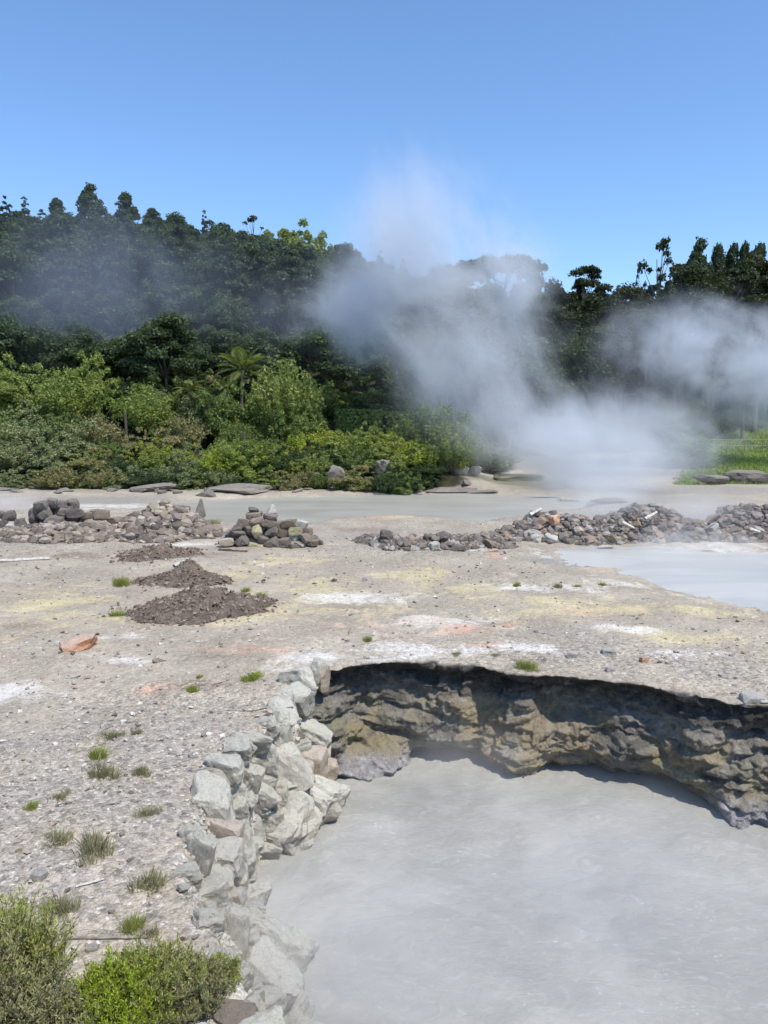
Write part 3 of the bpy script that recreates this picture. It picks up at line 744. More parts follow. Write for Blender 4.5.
for i, (px, py, w, h) in enumerate(pile):
    stone_at(px, py, w * 1.1, h * 1.1, 28.5 + SR.uniform(-.5, .5) + (0 if py > 512 else .4), 'darkrock', 'dark boulder in the high grey pile beside the steaming vent', 'boulders of the high dark pile', 'boulder', cat='boulder')
loose = crop([(620, 240, 100, 70), (570, 285, 90, 40), (430, 285, 80, 40), (480, 330, 120, 50), (580, 330, 100, 40), (700, 330, 80, 70), (700, 260, 80, 60), (650, 160, 90, 60), (560, 165, 60, 40), (600, 150, 60, 50), (740, 200, 90, 50)], 0, 490, 6.4)
for px, py, w, h in loose:
    stone_at(px, py, w, h, np.interp(py, [512, 545], [29, 25]), 'brownrock', 'loose brown stone between the dark pile and the brown rubble heap', 'loose stones between the two heaps')

heap('rubble', 'small broken stone strewn through the tumbled left row', [(P(-15, 545)[0], 26.6, 1.6, .5), (P(20, 545)[0], 26.4, 1.8, .55), (P(55, 545)[0], 26.2, 1.8, .55), (P(85, 545)[0], 26.2, 1.6, .4), (P(112, 545)[0], 26.4, 1.2, .3)], 1, 'rubble', 2600, .05, .24, 29)
# brown rubble heap
c0 = P(150, 541); Lb = heap('rubble', 'broken brown rubble heaped beyond the soil mounds', [(P(112, 540)[0], c0[1] + 1.0, 1.1, .6), (P(135, 540)[0], c0[1] + 1.4, 1.7, 1.1), (P(158, 538)[0], c0[1] + 1.6, 1.9, 1.45), (P(178, 538)[0], c0[1] + 1.4, 1.5, 1.0), (P(200, 540)[0], c0[1] + 1.2, .9, .3)], 1, 'rubble', 2600, .06, .3, 31)
def heap_stones(Lh, n, smin, smax, keys, labels, group, seed, name='rubble_stone', cat='stone'):
    r = np.random.default_rng(seed)
    for i in range(n):
        u = r.random() * (len(Lh) - 1); j = min(int(u), len(Lh) - 2); c = Lh[j] * (1 - u + j) + Lh[j + 1] * (u - j)
        ang = r.uniform(math.pi, 2 * math.pi) if r.random() < .75 else r.uniform(0, math.pi); rr = math.sqrt(r.random())
        x = c[0] + math.cos(ang) * rr * c[2] * .7; y = c[1] + math.sin(ang) * rr * c[2]
        z = h1(x, y) + c[3] * (1 - rr ** 1.6) * .82 - .03; s = smin + (smax - smin) * r.random() ** 1.6
        k = int(r.integers(0, len(keys)))
        o = link(name, ROCKS[keys[k]][int(r.integers(0, 6))], loc=(x, y, z + s * .12), rot=tuple(r.uniform(-.6, .6, 2)) + (r.uniform(0, 6.3),), sc=(s * r.uniform(.8, 1.3), s * r.uniform(.7, 1.1), s * r.uniform(.5, .8)))
        tag(o, labels[k], cat, group)
heap_stones(Lb, 62, .22, .55, ['brownrock', 'warmstone'], ['brown broken stone on the rubble heap behind the soil mounds', 'tan broken stone on the rubble heap behind the soil mounds'], 'stones of the brown rubble heap', 32)
for (px, py, w, h, k, lab) in [(162, 507, 13, 9, 'p', 'large pale rounded boulder on top of the brown rubble heap'), (149, 509, 10, 9, 'd', 'black boulder left of the pale one on the brown heap'), (173, 518, 12, 14, 'd', 'dark square boulder at the right end of the brown heap'), (186, 520, 15, 9, 'd', 'dark low boulder between the brown heap and the upright stone'), (199.5, 508, 10, 17, 'y', 'pointed upright grey green stone standing beside the far pool')]:
    if k != 'y': stone_at(px, py, w, h, 29.0, KEY[k], lab, None, 'boulder', cat='boulder')
    else:
        V_, F_ = rock_vf(np.random.default_rng(77), 3, True, .07); V_ = V_.copy(); V_[:, :2] *= (1 - .72 * (V_[:, 2:3] + .5)); V_[:, 0] += .18 * (V_[:, 2] + .5)
        mb_ = MB(); mb_.add(V_, F_); sc_ = 30.5 / FPX; c_ = Q(px, py, 30.5)
        o_ = link('standing_stone', mb_.mesh('standing_stone', M['ledge']), loc=tuple(c_), sc=(w * 1.25 * sc_, w * sc_, h * 1.15 * sc_), rot=(0, 0, .4)); tag(o_, lab, 'standing stone')

# cairn
cairn = crop([(210, 195, 80, 34, 'd', 'dark cap stone on the left tower of the stone stack'), (215, 228, 100, 50, 'b', None), (235, 268, 80, 66, 'b', None), (240, 330, 80, 80, 'y', 'tall yellow faced stone in the middle of the stone stack'), (325, 190, 70, 60, 'p', 'pale pointed stone at the very top of the stone stack'), (320, 240, 90, 44, 'd', None), (330, 285, 120, 50, 'b', None), (330, 335, 90, 60, 'd', None), (335, 400, 100, 70, 'd', None), (415, 335, 80, 60, 'b', None), (410, 400, 80, 60, 'b', None), (480, 330, 80, 50, 'y', 'yellowish stone on the right shoulder of the stone stack'), (470, 380, 90, 50, 'p', 'pale white stone low on the right of the stone stack'), (545, 375, 70, 60, 'b', None), (520, 285, 80, 50, 'p', 'pinkish white stone at the upper right of the stone stack'), (440, 280, 100, 50, 'b', None), (150, 280, 80, 60, 'b', None), (110, 310, 60, 50, 'd', None), (110, 350, 100, 50, 'd', None), (40, 400, 90, 50, 't', 'pinkish tan stone at the left foot of the stone stack'), (230, 425, 110, 45, 'y', 'yellow stone lying at the front foot of the stone stack'), (140, 385, 90, 70, 'd', None), (490, 430, 100, 40, 'd', None), (180, 330, 60, 70, 'd', None), (600, 400, 60, 40, 'b', None), (420, 440, 120, 30, 'b', None), (270, 390, 80, 60, 'd', None), (560, 330, 60, 50, 'b', None)], 220, 480, 6.4)
cd = P(265, 551)[1]
def pointed(name, px, py, w, h, depth, mat, label, cat, group=None):
    V_, F_ = rock_vf(np.random.default_rng(79), 3, True, .07); V_ = V_.copy(); V_[:, :2] *= (1 - .68 * (V_[:, 2:3] + .5)); V_[:, 0] += .15 * (V_[:, 2] + .5)
    mb_ = MB(); mb_.add(V_, F_); q = depth / FPX
    tag(link(name, mb_.mesh(name, M[mat]), loc=tuple(Q(px, py, depth)), sc=(w * 1.2 * q, w * q, h * 1.15 * q), rot=(0, 0, .7)), label, cat, group)
for px, py, w, h, k, lab in cairn:
    if lab and 'very top' in lab: pointed('stacked_stone', px, py, w, h, cd + .8, 'paleblock', lab, 'stone', 'stones of the stack before the far pool'); continue
    stone_at(px, py, w, h, cd + .35 + np.interp(py, [505, 552], [.5, 0]) + SR.uniform(-.08, .08), KEY[k], lab or ('dark stone in the stone stack before the far pool' if k == 'd' else 'brown stone in the stone stack before the far pool'), 'stones of the stack before the far pool', 'stacked_stone')
heap('rubble', 'small stones packed behind the stone stack', [(P(228, 550)[0], cd + 1.3, .7, .5), (P(250, 550)[0], cd + 1.4, .8, 1.0), (P(275, 550)[0], cd + 1.3, .8, .9), (P(305, 550)[0], cd + 1.0, .7, .3)], 1, 'rubble', 700, .08, .3, 41)

# low dark rubble in the middle, rubble ridge at the right
cm = P(430, 553)[1]
Lm = heap('rubble', 'low spread of dark rubble in the middle of the ground', [(P(372, 550)[0], cm + 2.5, 1.1, .18), (P(400, 550)[0], cm + .8, .8, .5), (P(430, 550)[0], cm + 1.0, .9, .42), (P(465, 550)[0], cm + 1.2, .9, .4), (P(500, 548)[0], cm + 1.6, 1.0, .3)], 1, 'darkrubble', 1500, .05, .22, 51)
heap_stones(Lm, 30, .22, .5, ['darkrock', 'brownrock'], ['dark stone in the low rubble before the pale pool', 'brown stone in the low rubble before the pale pool'], 'stones of the low middle rubble', 52)
stone_at(434, 546, 10, 8, cm + .2, 'paleblock', 'pale stone standing out in the low dark rubble', None)
stone_at(458, 549, 15, 8, cm + .1, 'darkrock', 'largest rounded dark stone of the low middle rubble', None, 'boulder', cat='boulder')
stone_at(492, 553, 12, 6, cm - .1, 'redrock', 'pink orange stone at the right end of the low rubble', None)
rd = P(600, 541)[1]
RX = [(500, .7, .2), (520, .9, .45), (540, 1.2, .85), (560, 1.3, 1.0), (585, 1.4, .85), (605, 1.2, .6), (625, 1.4, .8), (650, 1.5, .95), (680, 1.5, 1.0), (705, 1.3, .75), (725, 1.2, .55), (745, 1.5, 1.05), (768, 1.7, 1.1), (800, 1.6, .9), (840, 1.6, 1.0)]
Lr = heap('rubble', 'long broken ridge of dark rubble behind the milky pool', [(P(px, 541)[0], rd + .4 + 1.0 * ss(495, 590, px) + .35 * math.sin(px * .05), w_, h_) for px, w_, h_ in RX], 1, 'darkrubble', 8500, .05, .26, 61)
heap_stones(Lr, 90, .18, .5, ['darkrock', 'darkrock', 'brownrock', 'paleblock'], ['dark stone in the rubble ridge behind the milky pool', 'dark stone in the rubble ridge behind the milky pool', 'brown stone in the rubble ridge behind the milky pool', 'pale stone in the rubble ridge behind the milky pool'], 'stones of the right rubble ridge', 62)
stone_at(555, 520, 10, 9, rd + .4, 'redrock', 'orange brown stone near the left end of the rubble ridge', None)
stone_at(578, 531, 9, 8, rd + .1, 'warmstone', 'tan angular slab leaning on the front of the rubble ridge', None, tilt=-35)
stone_at(612, 539, 16, 6, rd - .8, 'ledge' if False else 'brownrock', 'low stone lying in the edge of the milky pool', None)

# planks and sticks
def plank(name, p0, p1, r, key, label, cat, bend=.02, n=6):
    p0 = np.array(p0, float); p1 = np.array(p1, float); mb = MB(); rng = np.random.default_rng(int(abs(p0[0]) * 1000) % 977)
    t = np.linspace(0, 1, 9)[:, None]; pts = p0 * (1 - t) + p1 * t + fbm(np.c_[t[:, 0] * 3 + p0[0], t[:, 0] * 0, t[:, 0] * 0], 2, 3)[:, None] * np.array([.3, .6, 1]) * bend * np.linalg.norm(p1 - p0)
    tube(mb, pts, r * np.linspace(1, .7, 9) * (1 + .15 * rng.normal(0, 1, 9)), n)
    o = link(name, mb.mesh(name, M[key])); tag(o, label, cat); return o
plank('broken_plank', Q(645, 519, rd + .3), Q(657, 512, rd + .5), .07, 'wood', 'white broken plank sticking out of the rubble ridge', 'plank', 0, 4)
plank('broken_plank', Q(622, 522, rd + .3), Q(634, 528, rd + .2), .06, 'wood', 'pale broken plank sloping down beside the white one on the ridge', 'plank', 0, 4)
plank('broken_plank', Q(708, 524, rd + .2), Q(720, 516, rd + .4), .06, 'darkwood', 'grey plank leaning in the right part of the rubble ridge', 'plank', 0, 4)
plank('broken_plank', Q(750, 529, rd + .0), Q(760, 532, rd - .1), .07, 'wood', 'pale short board at the dark right end of the ridge', 'plank', 0, 4)
plank('broken_plank', Q(530, 515, rd + 1.0), Q(541, 509, rd + 1.2), .08, 'wood', 'pale plank lying left of the rubble ridge top', 'plank', 0, 4)
plank('wooden_stick', P(62, 943) + [0, 0, .03], P(148, 941) + [0, 0, .04], .009, 'palewood', 'long thin grey branch lying behind the foreground shrubs', 'stick', .03)
plank('wooden_stick', P(76, 890) + [0, 0, .03], P(104, 883) + [0, 0, .04], .012, 'wood', 'short pale stick on the gravel above the foreground shrubs', 'stick', .03)
plank('wooden_stick', P(142, 944) + [0, 0, .03], P(147, 951) + [0, 0, .03], .014, 'wood', 'stubby pale stick at the end of the long branch', 'stick', .03)
plank('wooden_stick', P(512, 634) + [0, 0, .05], P(486, 630) + [0, 0, .05], .04, 'wood', 'pale driftwood stick on the pink stained crust', 'stick', .03)
plank('wooden_stick', P(182, 538) + [0, 0, .05], P(215, 541) + [0, 0, .05], .05, 'darkwood', 'dark branch lying beside the brown rubble heap', 'stick', .02)
plank('wooden_stick', Q(174, 566, P(174, 580)[1]), Q(184, 561, P(174, 580)[1] + .3), .05, 'wood', 'pale stick lying on the middle soil mound', 'stick', 0)
plank('wooden_stick', P(219, 552) + [0, 0, .06], P(247, 554) + [0, 0, .06], .05, 'darkwood', 'dark branch lying at the foot of the stone stack', 'stick', .02)
plank('wooden_stick', P(523, 778, MUD_Z) + [0, 0, .02], P(531, 768, MUD_Z) + [0, 0, .05], .018, 'darkwood', 'small dark stick poking out of the mud near the bank', 'stick', .03)
plank('wooden_log', P(0, 563) + [0, 0, .06], P(50, 560) + [0, 0, .06], .07, 'wood', 'grey log lying in front of the left stone row', 'log', .01)

# soil mounds
def mound(px, py, wpx, hpx, label, seed, skew=0):
    c = P(px, py); s = np.linalg.norm(c - np.array([0, 0, CAM_H])) / FPX
    R = wpx * s / 2; hgt = hpx * s; n = 90
    u = np.linspace(-1.15, 1.15, n); X, Y = np.meshgrid(u, u)
    r = np.hypot(X - skew * (1 - np.hypot(X, Y)), Y) * (1 + .30 * fbm2(X + seed, Y, 1.6, 3, seed + 7)) + .05 * fbm2(X + seed, Y, 6, 2, seed + 8)
    prof = np.clip(1 - r, 0, 1) ** .8 * .62 + np.exp(-(r / .42) ** 2) * .38
    x = X * R; y = Y * R * .8
    nz = fbm2(x + px, y, 1.2, 4, seed) * .55 + fbm2(x + px, y, 4, 3, seed + 1) * .25
    z = prof * hgt * (1 + nz) + np.where(r < 1, fbm2(x + px, y, 9, 3, seed + 2) * .04, 0) - .12 * ss(.85, 1.1, r)
    cy = c[1] + R * .45
    zz = z + H(x + c[0], y + cy) - h1(c[0], cy)
    mb = MB(); mb.add(np.stack([x, y, zz], -1).reshape(-1, 3), grid_faces(n, n))
    o = link('soil_mound', mb.mesh('soil_mound', M['soil'], True), loc=(c[0], cy, h1(c[0], cy))); tag(o, label, 'soil mound')
    rng = np.random.default_rng(seed); mbc = MB(); m = 1500
    k = rng.integers(0, n * n, m); fr = r.ravel()[k] < .95 + .35 * rng.random(m) ** 2; k = k[fr]
    p = np.stack([x.ravel()[k], y.ravel()[k], zz.ravel()[k] + .12 * ss(.85, 1.1, r.ravel()[k])], 1) + rng.normal(0, .03, (len(k), 3)) * [1, 1, .3]
    scatter(mbc, p, .03 + .12 * rng.random(len(k)) ** 3, PEB, rng, .8)
    q = link('soil_clods', mbc.mesh('soil_clods', M['clods']), o); tag(q, kind='stuff')
mound(188, 621, 158, 27, 'largest brown soil mound nearest the mud pit', 71, .15)
mound(178, 586, 90, 19, 'middle brown soil mound with a pale stick on top', 81, .1)
mound(152, 559, 84, 11, 'low brown soil mound at the foot of the brown rubble heap', 86)

# single stones on the open ground
def ground_stone(px, py, w, h, key, label, tilt=None, sink=.3, name='stone', cat='stone', group=None):
    c = hit(px, py); s = np.linalg.norm(c - np.array([0, 0, CAM_H])) / FPX
    o = link(name, ROCKS[key][SR.randrange(len(ROCKS[key]))]); o.location = c + np.array([0, 0, h * s * (.5 - sink)])
    o.scale = (w * s, w * s * .75, h * s); o.rotation_euler = (SR.uniform(-.1, .1), math.radians(-tilt) if tilt is not None else 0, SR.uniform(-.3, .3))
    tag(o, label, cat, group)
ground_stone(78, 648, 34, 13, 'redrock', 'orange stained pale slab alone on the crust left of the mounds', 14)
ground_stone(160, 662, 14, 9, 'warmstone', 'small tan stone on the ground below the soil mounds')
ground_stone(38, 882, 14, 12, 'paleblock', 'pale angular stone above the left foreground shrub')
ground_stone(92, 952, 10, 8, 'paleblock', 'small white stone beside the long grey branch')
ground_stone(183, 893, 12, 10, 'wallstone', 'small white stone at the outer edge of the retaining wall')
ground_stone(750, 716, 22, 10, 'paleblock', 'flat white stone on the rim of the pit at the right')
ground_stone(762, 706, 16, 7, 'paleblock', 'flat pale stone behind the white one on the right rim')
ground_stone(268, 722, 12, 10, 'darkrock', 'dark round stone beside the upper end of the retaining wall')
ground_stone(644, 662, 8, 7, 'redrock', 'small rust brown stone on the gravel above the pit bank')
ground_stone(507, 628, 10, 6, 'redrock', 'rust red stone beside the driftwood stick')
ground_stone(572, 656, 12, 6, 'paleblock', 'pale flat stone on the grey gravel above the bank')
ground_stone(610, 672, 10, 6, 'paleblock', 'white chip of stone on the gravel near the bank edge')
ground_stone(609, 653, 14, 7, 'paleblock', 'pale grey stone on the gravel behind the bank edge')
# rocks at the foot of the shrub bank
def ledge(px, py, w, h, label, key='ledge', dsc=1.0, tilt=0):
    c = hit(px, py); s = np.linalg.norm(c - np.array([0, 0, CAM_H])) / FPX
    o = link('rock_ledge', ROCKS[key][SR.randrange(len(ROCKS[key]))]); o.location = c + np.array([0, w * s * .2, h * s * .4])
    o.scale = (w * s, w * s * .5 * dsc, h * s * 1.2); o.rotation_euler = (0, math.radians(-tilt), SR.uniform(-.2, .2)); tag(o, label, 'rock')
ledge(337, 490, 20, 25, 'grey rock pillar at the water edge below the lime shrubs')
ledge(318, 488, 22, 16, 'dark rock left of the grey rock pillar', 'darkrock')
ledge(385, 482, 26, 22, 'dark shaded rock face under the shrub bank beside the steam', 'darkrock')
ledge(236, 494, 66, 9, 'long flat mud ledge at the left end of the far pool')
ledge(150, 492, 46, 8, 'flat mud ledge left of the long one under the shrubs')
ledge(205, 497, 20, 7, 'small dark ledge between the two mud ledges', 'darkrock')
ledge(112, 488, 40, 9, 'dark boulder ledge under the brown shrub', 'darkrock')
ledge(450, 494, 60, 5, 'flat dark rock shelf rising from the far pool', 'darkrock')
ledge(482, 495, 34, 5, 'pale rock shelf right of the dark one in the far pool')
ledge(459, 474, 10, 16, 'pale pointed rock at the foot of the steamy shrub', 'paleblock')
ledge(475, 477, 14, 11, 'pale low rock right of the pointed one in the steam', 'paleblock')
ledge(523, 481, 54, 7, 'flat yellow mud shelf under the steam column', 'yellowrock')
ledge(610, 504, 36, 5, 'dull flat ledge behind the rubble ridge', 'ledge')
ledge(750, 484, 40, 12, 'dark rock bank at the foot of the lawn', 'darkrock')
ledge(716, 485, 34, 9, 'dark low rock left of the rock bank under the lawn', 'darkrock')

sr_ = random.Random(81)
for i in range(34):
    px = sr_.uniform(-10, 470); py = 489.5 + sr_.uniform(-2.0, 4.5) - (2.5 if px > 300 else 0); c = hit(px, py); s_ = np.linalg.norm(c - np.array([0, 0, CAM_H])) / FPX; w_ = sr_.uniform(4, 20); hh_ = sr_.uniform(2.5, 6)
    k = sr_.choice(['ledge', 'darkrock', 'brownrock', 'ledge']); o = link('shore_rock', ROCKS[k][sr_.randrange(4)], loc=tuple(c + np.array([0, 0, .2 * hh_ * s_])), rot=(sr_.uniform(-.1, .1), sr_.uniform(-.15, .15), sr_.uniform(0, 6)), sc=(w_ * s_, w_ * s_ * .7, hh_ * s_))
    tag(o, {'ledge': 'grey rock at the water edge below the shrub bank', 'darkrock': 'dark rock at the water edge below the shrub bank', 'brownrock': 'brown rock at the water edge below the shrub bank'}[k], 'rock', 'small rocks along the water edge')
# ------------------------------------------------------------------ vegetation
def leaves(mb, pts, nrmv, size, rng, aspect=.55, jit=.9):
    n = len(pts); nn = nrmv + rng.normal(0, jit, (n, 3)); nn /= np.linalg.norm(nn, axis=1)[:, None] + 1e-9
    t = np.cross(nn, rng.normal(0, 1, (n, 3))); t /= np.linalg.norm(t, axis=1)[:, None] + 1e-9
    b = np.cross(nn, t); L = (size * rng.uniform(.6, 1.35, n))[:, None]
    V = np.stack([pts - t * L, pts + b * L * aspect + t * L * .1, pts + t * L, pts - b * L * aspect + t * L * .1], 1)
    mb.add(V.reshape(-1, 3), np.arange(4 * n).reshape(n, 4))

def blob_leaves(mb, c, r, n, size, rng, upbias=.0, flat=1.0, aspect=.55):
    d = rng.normal(0, 1, (n, 3)); d /= np.linalg.norm(d, axis=1)[:, None]
    d[:, 2] = np.where(d[:, 2] < -.3, -d[:, 2] * .6, d[:, 2])
    rad = r * (rng.random(n) ** .33) * (1 + .28 * vnoise(d * 2.2 + c, 5))
    p = c + d * rad[:, None] * np.array([1, 1, flat])
    leaves(mb, p, d * .8 + np.array([0, 0, .35 + upbias]), size, rng, aspect)

def crown_mesh(kind, mat, seed, h, w, leaf, dens=1.0):
    rng = np.random.default_rng(seed); mb = MB(); B = []
    if kind == 'round':
        n = int(44 * dens)
        for i in range(n):
            d = rng.normal(0, 1, 3); d /= np.linalg.norm(d)
            if d[2] < -.35: d[2] *= -.7
            k = rng.uniform(.55, 1.0)
            B.append((np.array([d[0] * w / 2 * k, d[1] * w / 2 * k, h * .53 + d[2] * h * .43 * k]), w * rng.uniform(.09, .19), 1, .85))
    elif kind == 'column':
        n = int(95 * dens)
        for i in range(n):
            z = rng.uniform(.1, 1) ** .75; rr = w / 2 * (1 - z ** 3.2) ** .75 * rng.uniform(.45, 1); a = rng.uniform(0, 6.283)
            B.append((np.array([math.cos(a) * rr, math.sin(a) * rr, z * h * .95]), w * rng.uniform(.10, .18) * (1.1 - .3 * z), 1, .85))
    elif kind == 'cone':
        z = .14
        while z < .985:
            rr = w / 2 * (1 - z) ** .62 * rng.uniform(.75, 1.1) + .2; m = max(2, int(rr * 2.6))
            a0 = rng.uniform(0, 6.283)
            for j in range(m):
                a = a0 + j * 6.283 / m + rng.normal(0, .25); q = rr * rng.uniform(.5, 1)
                B.append((np.array([math.cos(a) * q, math.sin(a) * q, z * h + rng.normal(0, .02 * h)]), max(.5, rr * rng.uniform(.36, .52)), 1, .7))
            z += .045 if z < .6 else .028
        B.append((np.array([0, 0, h * .985]), .35, 1, 1.6))
    elif kind == 'pine':
        n = int(24 * dens)
        for i in range(n):
            z = rng.uniform(.38, 1.0); rr = w / 2 * (1 - abs(z - .62) * 1.5) * rng.uniform(.35, 1.05); a = rng.uniform(0, 6.283)
            B.append((np.array([math.cos(a) * rr, math.sin(a) * rr, z * h]), w * rng.uniform(.09, .17), 1, .5))
    elif kind == 'flat':
        n = int(40 * dens)
        for i in range(n):
            a = rng.uniform(0, 6.283); rr = w / 2 * math.sqrt(rng.random())
            B.append((np.array([math.cos(a) * rr, math.sin(a) * rr, h * (.93 - .10 * (rr / (w / 2)) ** 2) + rng.normal(0, .15)]), w * rng.uniform(.09, .15), 1, .8))
    elif kind == 'shrub':
        n = int(40 * dens)
        for i in range(n):
            d = rng.normal(0, 1, 3); d /= np.linalg.norm(d); d[2] = abs(d[2]); k = rng.uniform(.4, .98) * (1 + .22 * math.sin(3 * math.atan2(d[1], d[0]) + seed))
            B.append((np.array([d[0] * w / 2 * k, d[1] * w / 2 * k, d[2] * h * .78 * k + h * .08]), min(w, h) * rng.uniform(.10, .21), 1, .85))
        for i in range(int(34 * dens)):
            d = rng.normal(0, 1, 3); d /= np.linalg.norm(d); d[2] = abs(d[2]) + .15; k = rng.uniform(.95, 1.2)
            B.append((np.array([d[0] * w / 2 * k, d[1] * w / 2 * k, d[2] * h * .82 * k + h * .06]), min(w, h) * rng.uniform(.04, .075), 1, 1.5))
    elif kind == 'tufts':      # sparse bare-limbed tree with tufted tops
        n = int(20 * dens)
        for i in range(n):
            z = rng.uniform(.45, 1.0); a = rng.uniform(0, 6.283); rr = w / 2 * rng.uniform(.2, 1) * (1.15 - z * .6)
            B.append((np.array([math.cos(a) * rr, math.sin(a) * rr, z * h]), w * rng.uniform(.06, .11), 1, .8))
    if kind == 'spray':
        for i in range(int(90 * dens)):
            a = rng.uniform(0, 6.283); q = math.sqrt(rng.random()); L = h * rng.uniform(.65, 1.05) * (1 - .4 * q * q)
            u = np.linspace(0, 1, 6)[:, None]; tip = np.array([math.cos(a) * q * w / 2, math.sin(a) * q * w / 2, L])
            pts = tip * u * np.array([1, 1, 1]) + np.array([math.cos(a), math.sin(a), 0]) * (u * (1 - u)) * .12 * w + rng.normal(0, .06, (6, 3)) * u
            m = 90; t0 = rng.uniform(.25, 1, m) * 5; pp = np.stack([np.interp(t0, np.arange(6), pts[:, k_]) for k_ in range(3)], 1) + rng.normal(0, .10 * w / 4, (m, 3))
            leaves(mb, pp, rng.normal(0, .4, (m, 3)) + np.array([0, 0, .7]), leaf * 1.05, rng, .42)
            if i % 5 == 0: B.append((tip, .1, 1, 1))
        return mb.mesh('crown', M[mat]), B
    for c, r, k, fl in B:
        m = int(np.clip((20.0 if kind == 'pine' else 10.0) * (r / leaf) ** 2 * fl, 14, 1100))
        blob_leaves(mb, c, r, m, leaf, rng, .1, fl)
    return mb.mesh('crown', M[mat]), B

def trunk_mesh(seed, h, r, B, mat='bark', limbs=9, top=.85):
    rng = np.random.default_rng(seed); mb = MB()
    t = np.linspace(0, 1, 9); lean = rng.normal(0, .03, 2) * h
    pts = np.stack([lean[0] * t ** 2 + .12 * np.sin(t * 5 + seed), lean[1] * t ** 2, t * h * top - .4], 1)
    tube(mb, pts, r * (1 - t * .78), 8)
    idx = rng.permutation(len(B))[:limbs]
    for j in idx:
        c = B[j][0]; z0 = np.clip(c[2] * rng.uniform(.55, .85), .15 * h, h * top * .95)
        k = np.interp(z0, pts[:, 2], np.arange(9)); s = np.array([np.interp(k, np.arange(9), pts[:, q]) for q in range(3)])
        u = np.linspace(0, 1, 5)[:, None]
        q = s * (1 - u) + c * u + np.array([0, 0, 1]) * (u * (1 - u)) * -.12 * np.linalg.norm(c - s)
        tube(mb, q, r * .38 * (1 - u[:, 0] * .75), 5)
    return mb.mesh('trunk', M[mat], True)

class Proto:
    def __init__(self, name, cname, kind, mat, seed, h, w, leaf, r, dens=1.0, bark='bark', top=.85, limbs=9, tname='trunk'):
        self.name, self.cname, self.tname, self.h, self.w = name, cname, tname, h, w
        self.crown, B = crown_mesh(kind, mat, seed, h, w, leaf, dens)
        self.trunk = trunk_mesh(seed, h, r, B, bark, limbs, top)
    def place(self, x, y, z, label, cat, group=None, h=None, w=None, rz=None):
        s = (h / self.h) if h else 1.0; sw = (w / self.w) if w else s
        root = link(self.name, None, loc=(x, y, z), rot=(0, 0, SR.uniform(0, 6.28) if rz is None else rz), sc=(sw, sw, s))
        link(self.tname, self.trunk, root); link(self.cname, self.crown, root)
        tag(root, label, cat, group); return root

LP = {}
def multi(key, n, **kw):
    seed = kw.pop('seed'); LP[key] = [Proto(seed=seed + i, **kw) for i in range(n)]
multi('laurel', 4, name='broadleaf_tree', cname='crown', kind='round', mat='leaf_laurel', seed=101, h=13, w=9, leaf=.20, r=.28)
multi('midtree', 3, name='broadleaf_tree', cname='crown', kind='round', mat='leaf_hill', seed=111, h=12, w=9, leaf=.19, r=.26)
multi('conifer', 4, name='conifer_tree', cname='crown', kind='cone', mat='leaf_dark', seed=121, h=18, w=7.5, leaf=.20, r=.3, top=.95)
multi('column', 3, name='conifer_tree', cname='crown', kind='column', mat='leaf_dark', seed=131, h=16, w=7, leaf=.20, r=.3, top=.93)
multi('pine', 3, name='pine_tree', cname='crown', kind='pine', mat='leaf_black', seed=141, h=19, w=9, leaf=.19, r=.28, dens=1.7, bark='bark', top=.95, limbs=20)
multi('blackround', 3, name='broadleaf_tree', cname='crown', kind='round', mat='leaf_black', seed=151, h=16, w=9, leaf=.20, r=.3, bark='palebark')
multi('flat', 1, name='umbrella_tree', cname='crown', kind='flat', mat='leaf_dark', seed=161, h=17, w=12, leaf=.2, r=.3, limbs=7, dens=1.3)
multi('tufts', 2, name='sparse_tree', cname='crown', kind='tufts', mat='leaf_black', seed=171, h=15, w=7, leaf=.2, r=.22, limbs=16, top=.9)
multi('brighttree', 3, name='broadleaf_tree', cname='crown', kind='shrub', mat='leaf_bright', seed=181, h=5, w=5, leaf=.10, r=.14, dens=1.3)
LP['brighttree'].append(Proto(name='broadleaf_tree', cname='crown', kind='spray', mat='leaf_bright', seed=189, h=5, w=5, leaf=.11, r=.12, dens=1.4, top=.7))
for key, mat, sd in (('s_bright', 'leaf_bright', 201), ('s_lime', 'leaf_lime', 211), ('s_mid', 'leaf_mid', 221), ('s_grey', 'leaf_grey', 231), ('s_olive', 'leaf_olive', 241), ('s_dark', 'leaf_laurel', 251)):
    multi(key, 1, name='shrub', cname='foliage', kind='shrub', mat=mat, seed=sd, h=3, w=4, leaf=.075, r=.07, tname='stem', top=.6, limbs=10)
    LP[key].append(Proto(name='shrub', cname='foliage', kind='spray', mat=mat, seed=sd + 5, h=3, w=4, leaf=.085, r=.06, tname='stem', top=.6, limbs=14))

def plant(key, px, top, bot, wpx, depth, label, cat='shrub', group=None, ground=True):
    """stands on the terrain at this distance, tall enough to reach the row seen at top"""
    a = Q(px, top, depth); x = a[0]; z = h1(x, depth)
    s = depth / CP / FPX
    p = LP[key][SR.randrange(len(LP[key]))]
    p.place(x, depth, z - .05, label, cat, group, h=max(.4, (a[2] - z) * 1.0), w=wpx * s)

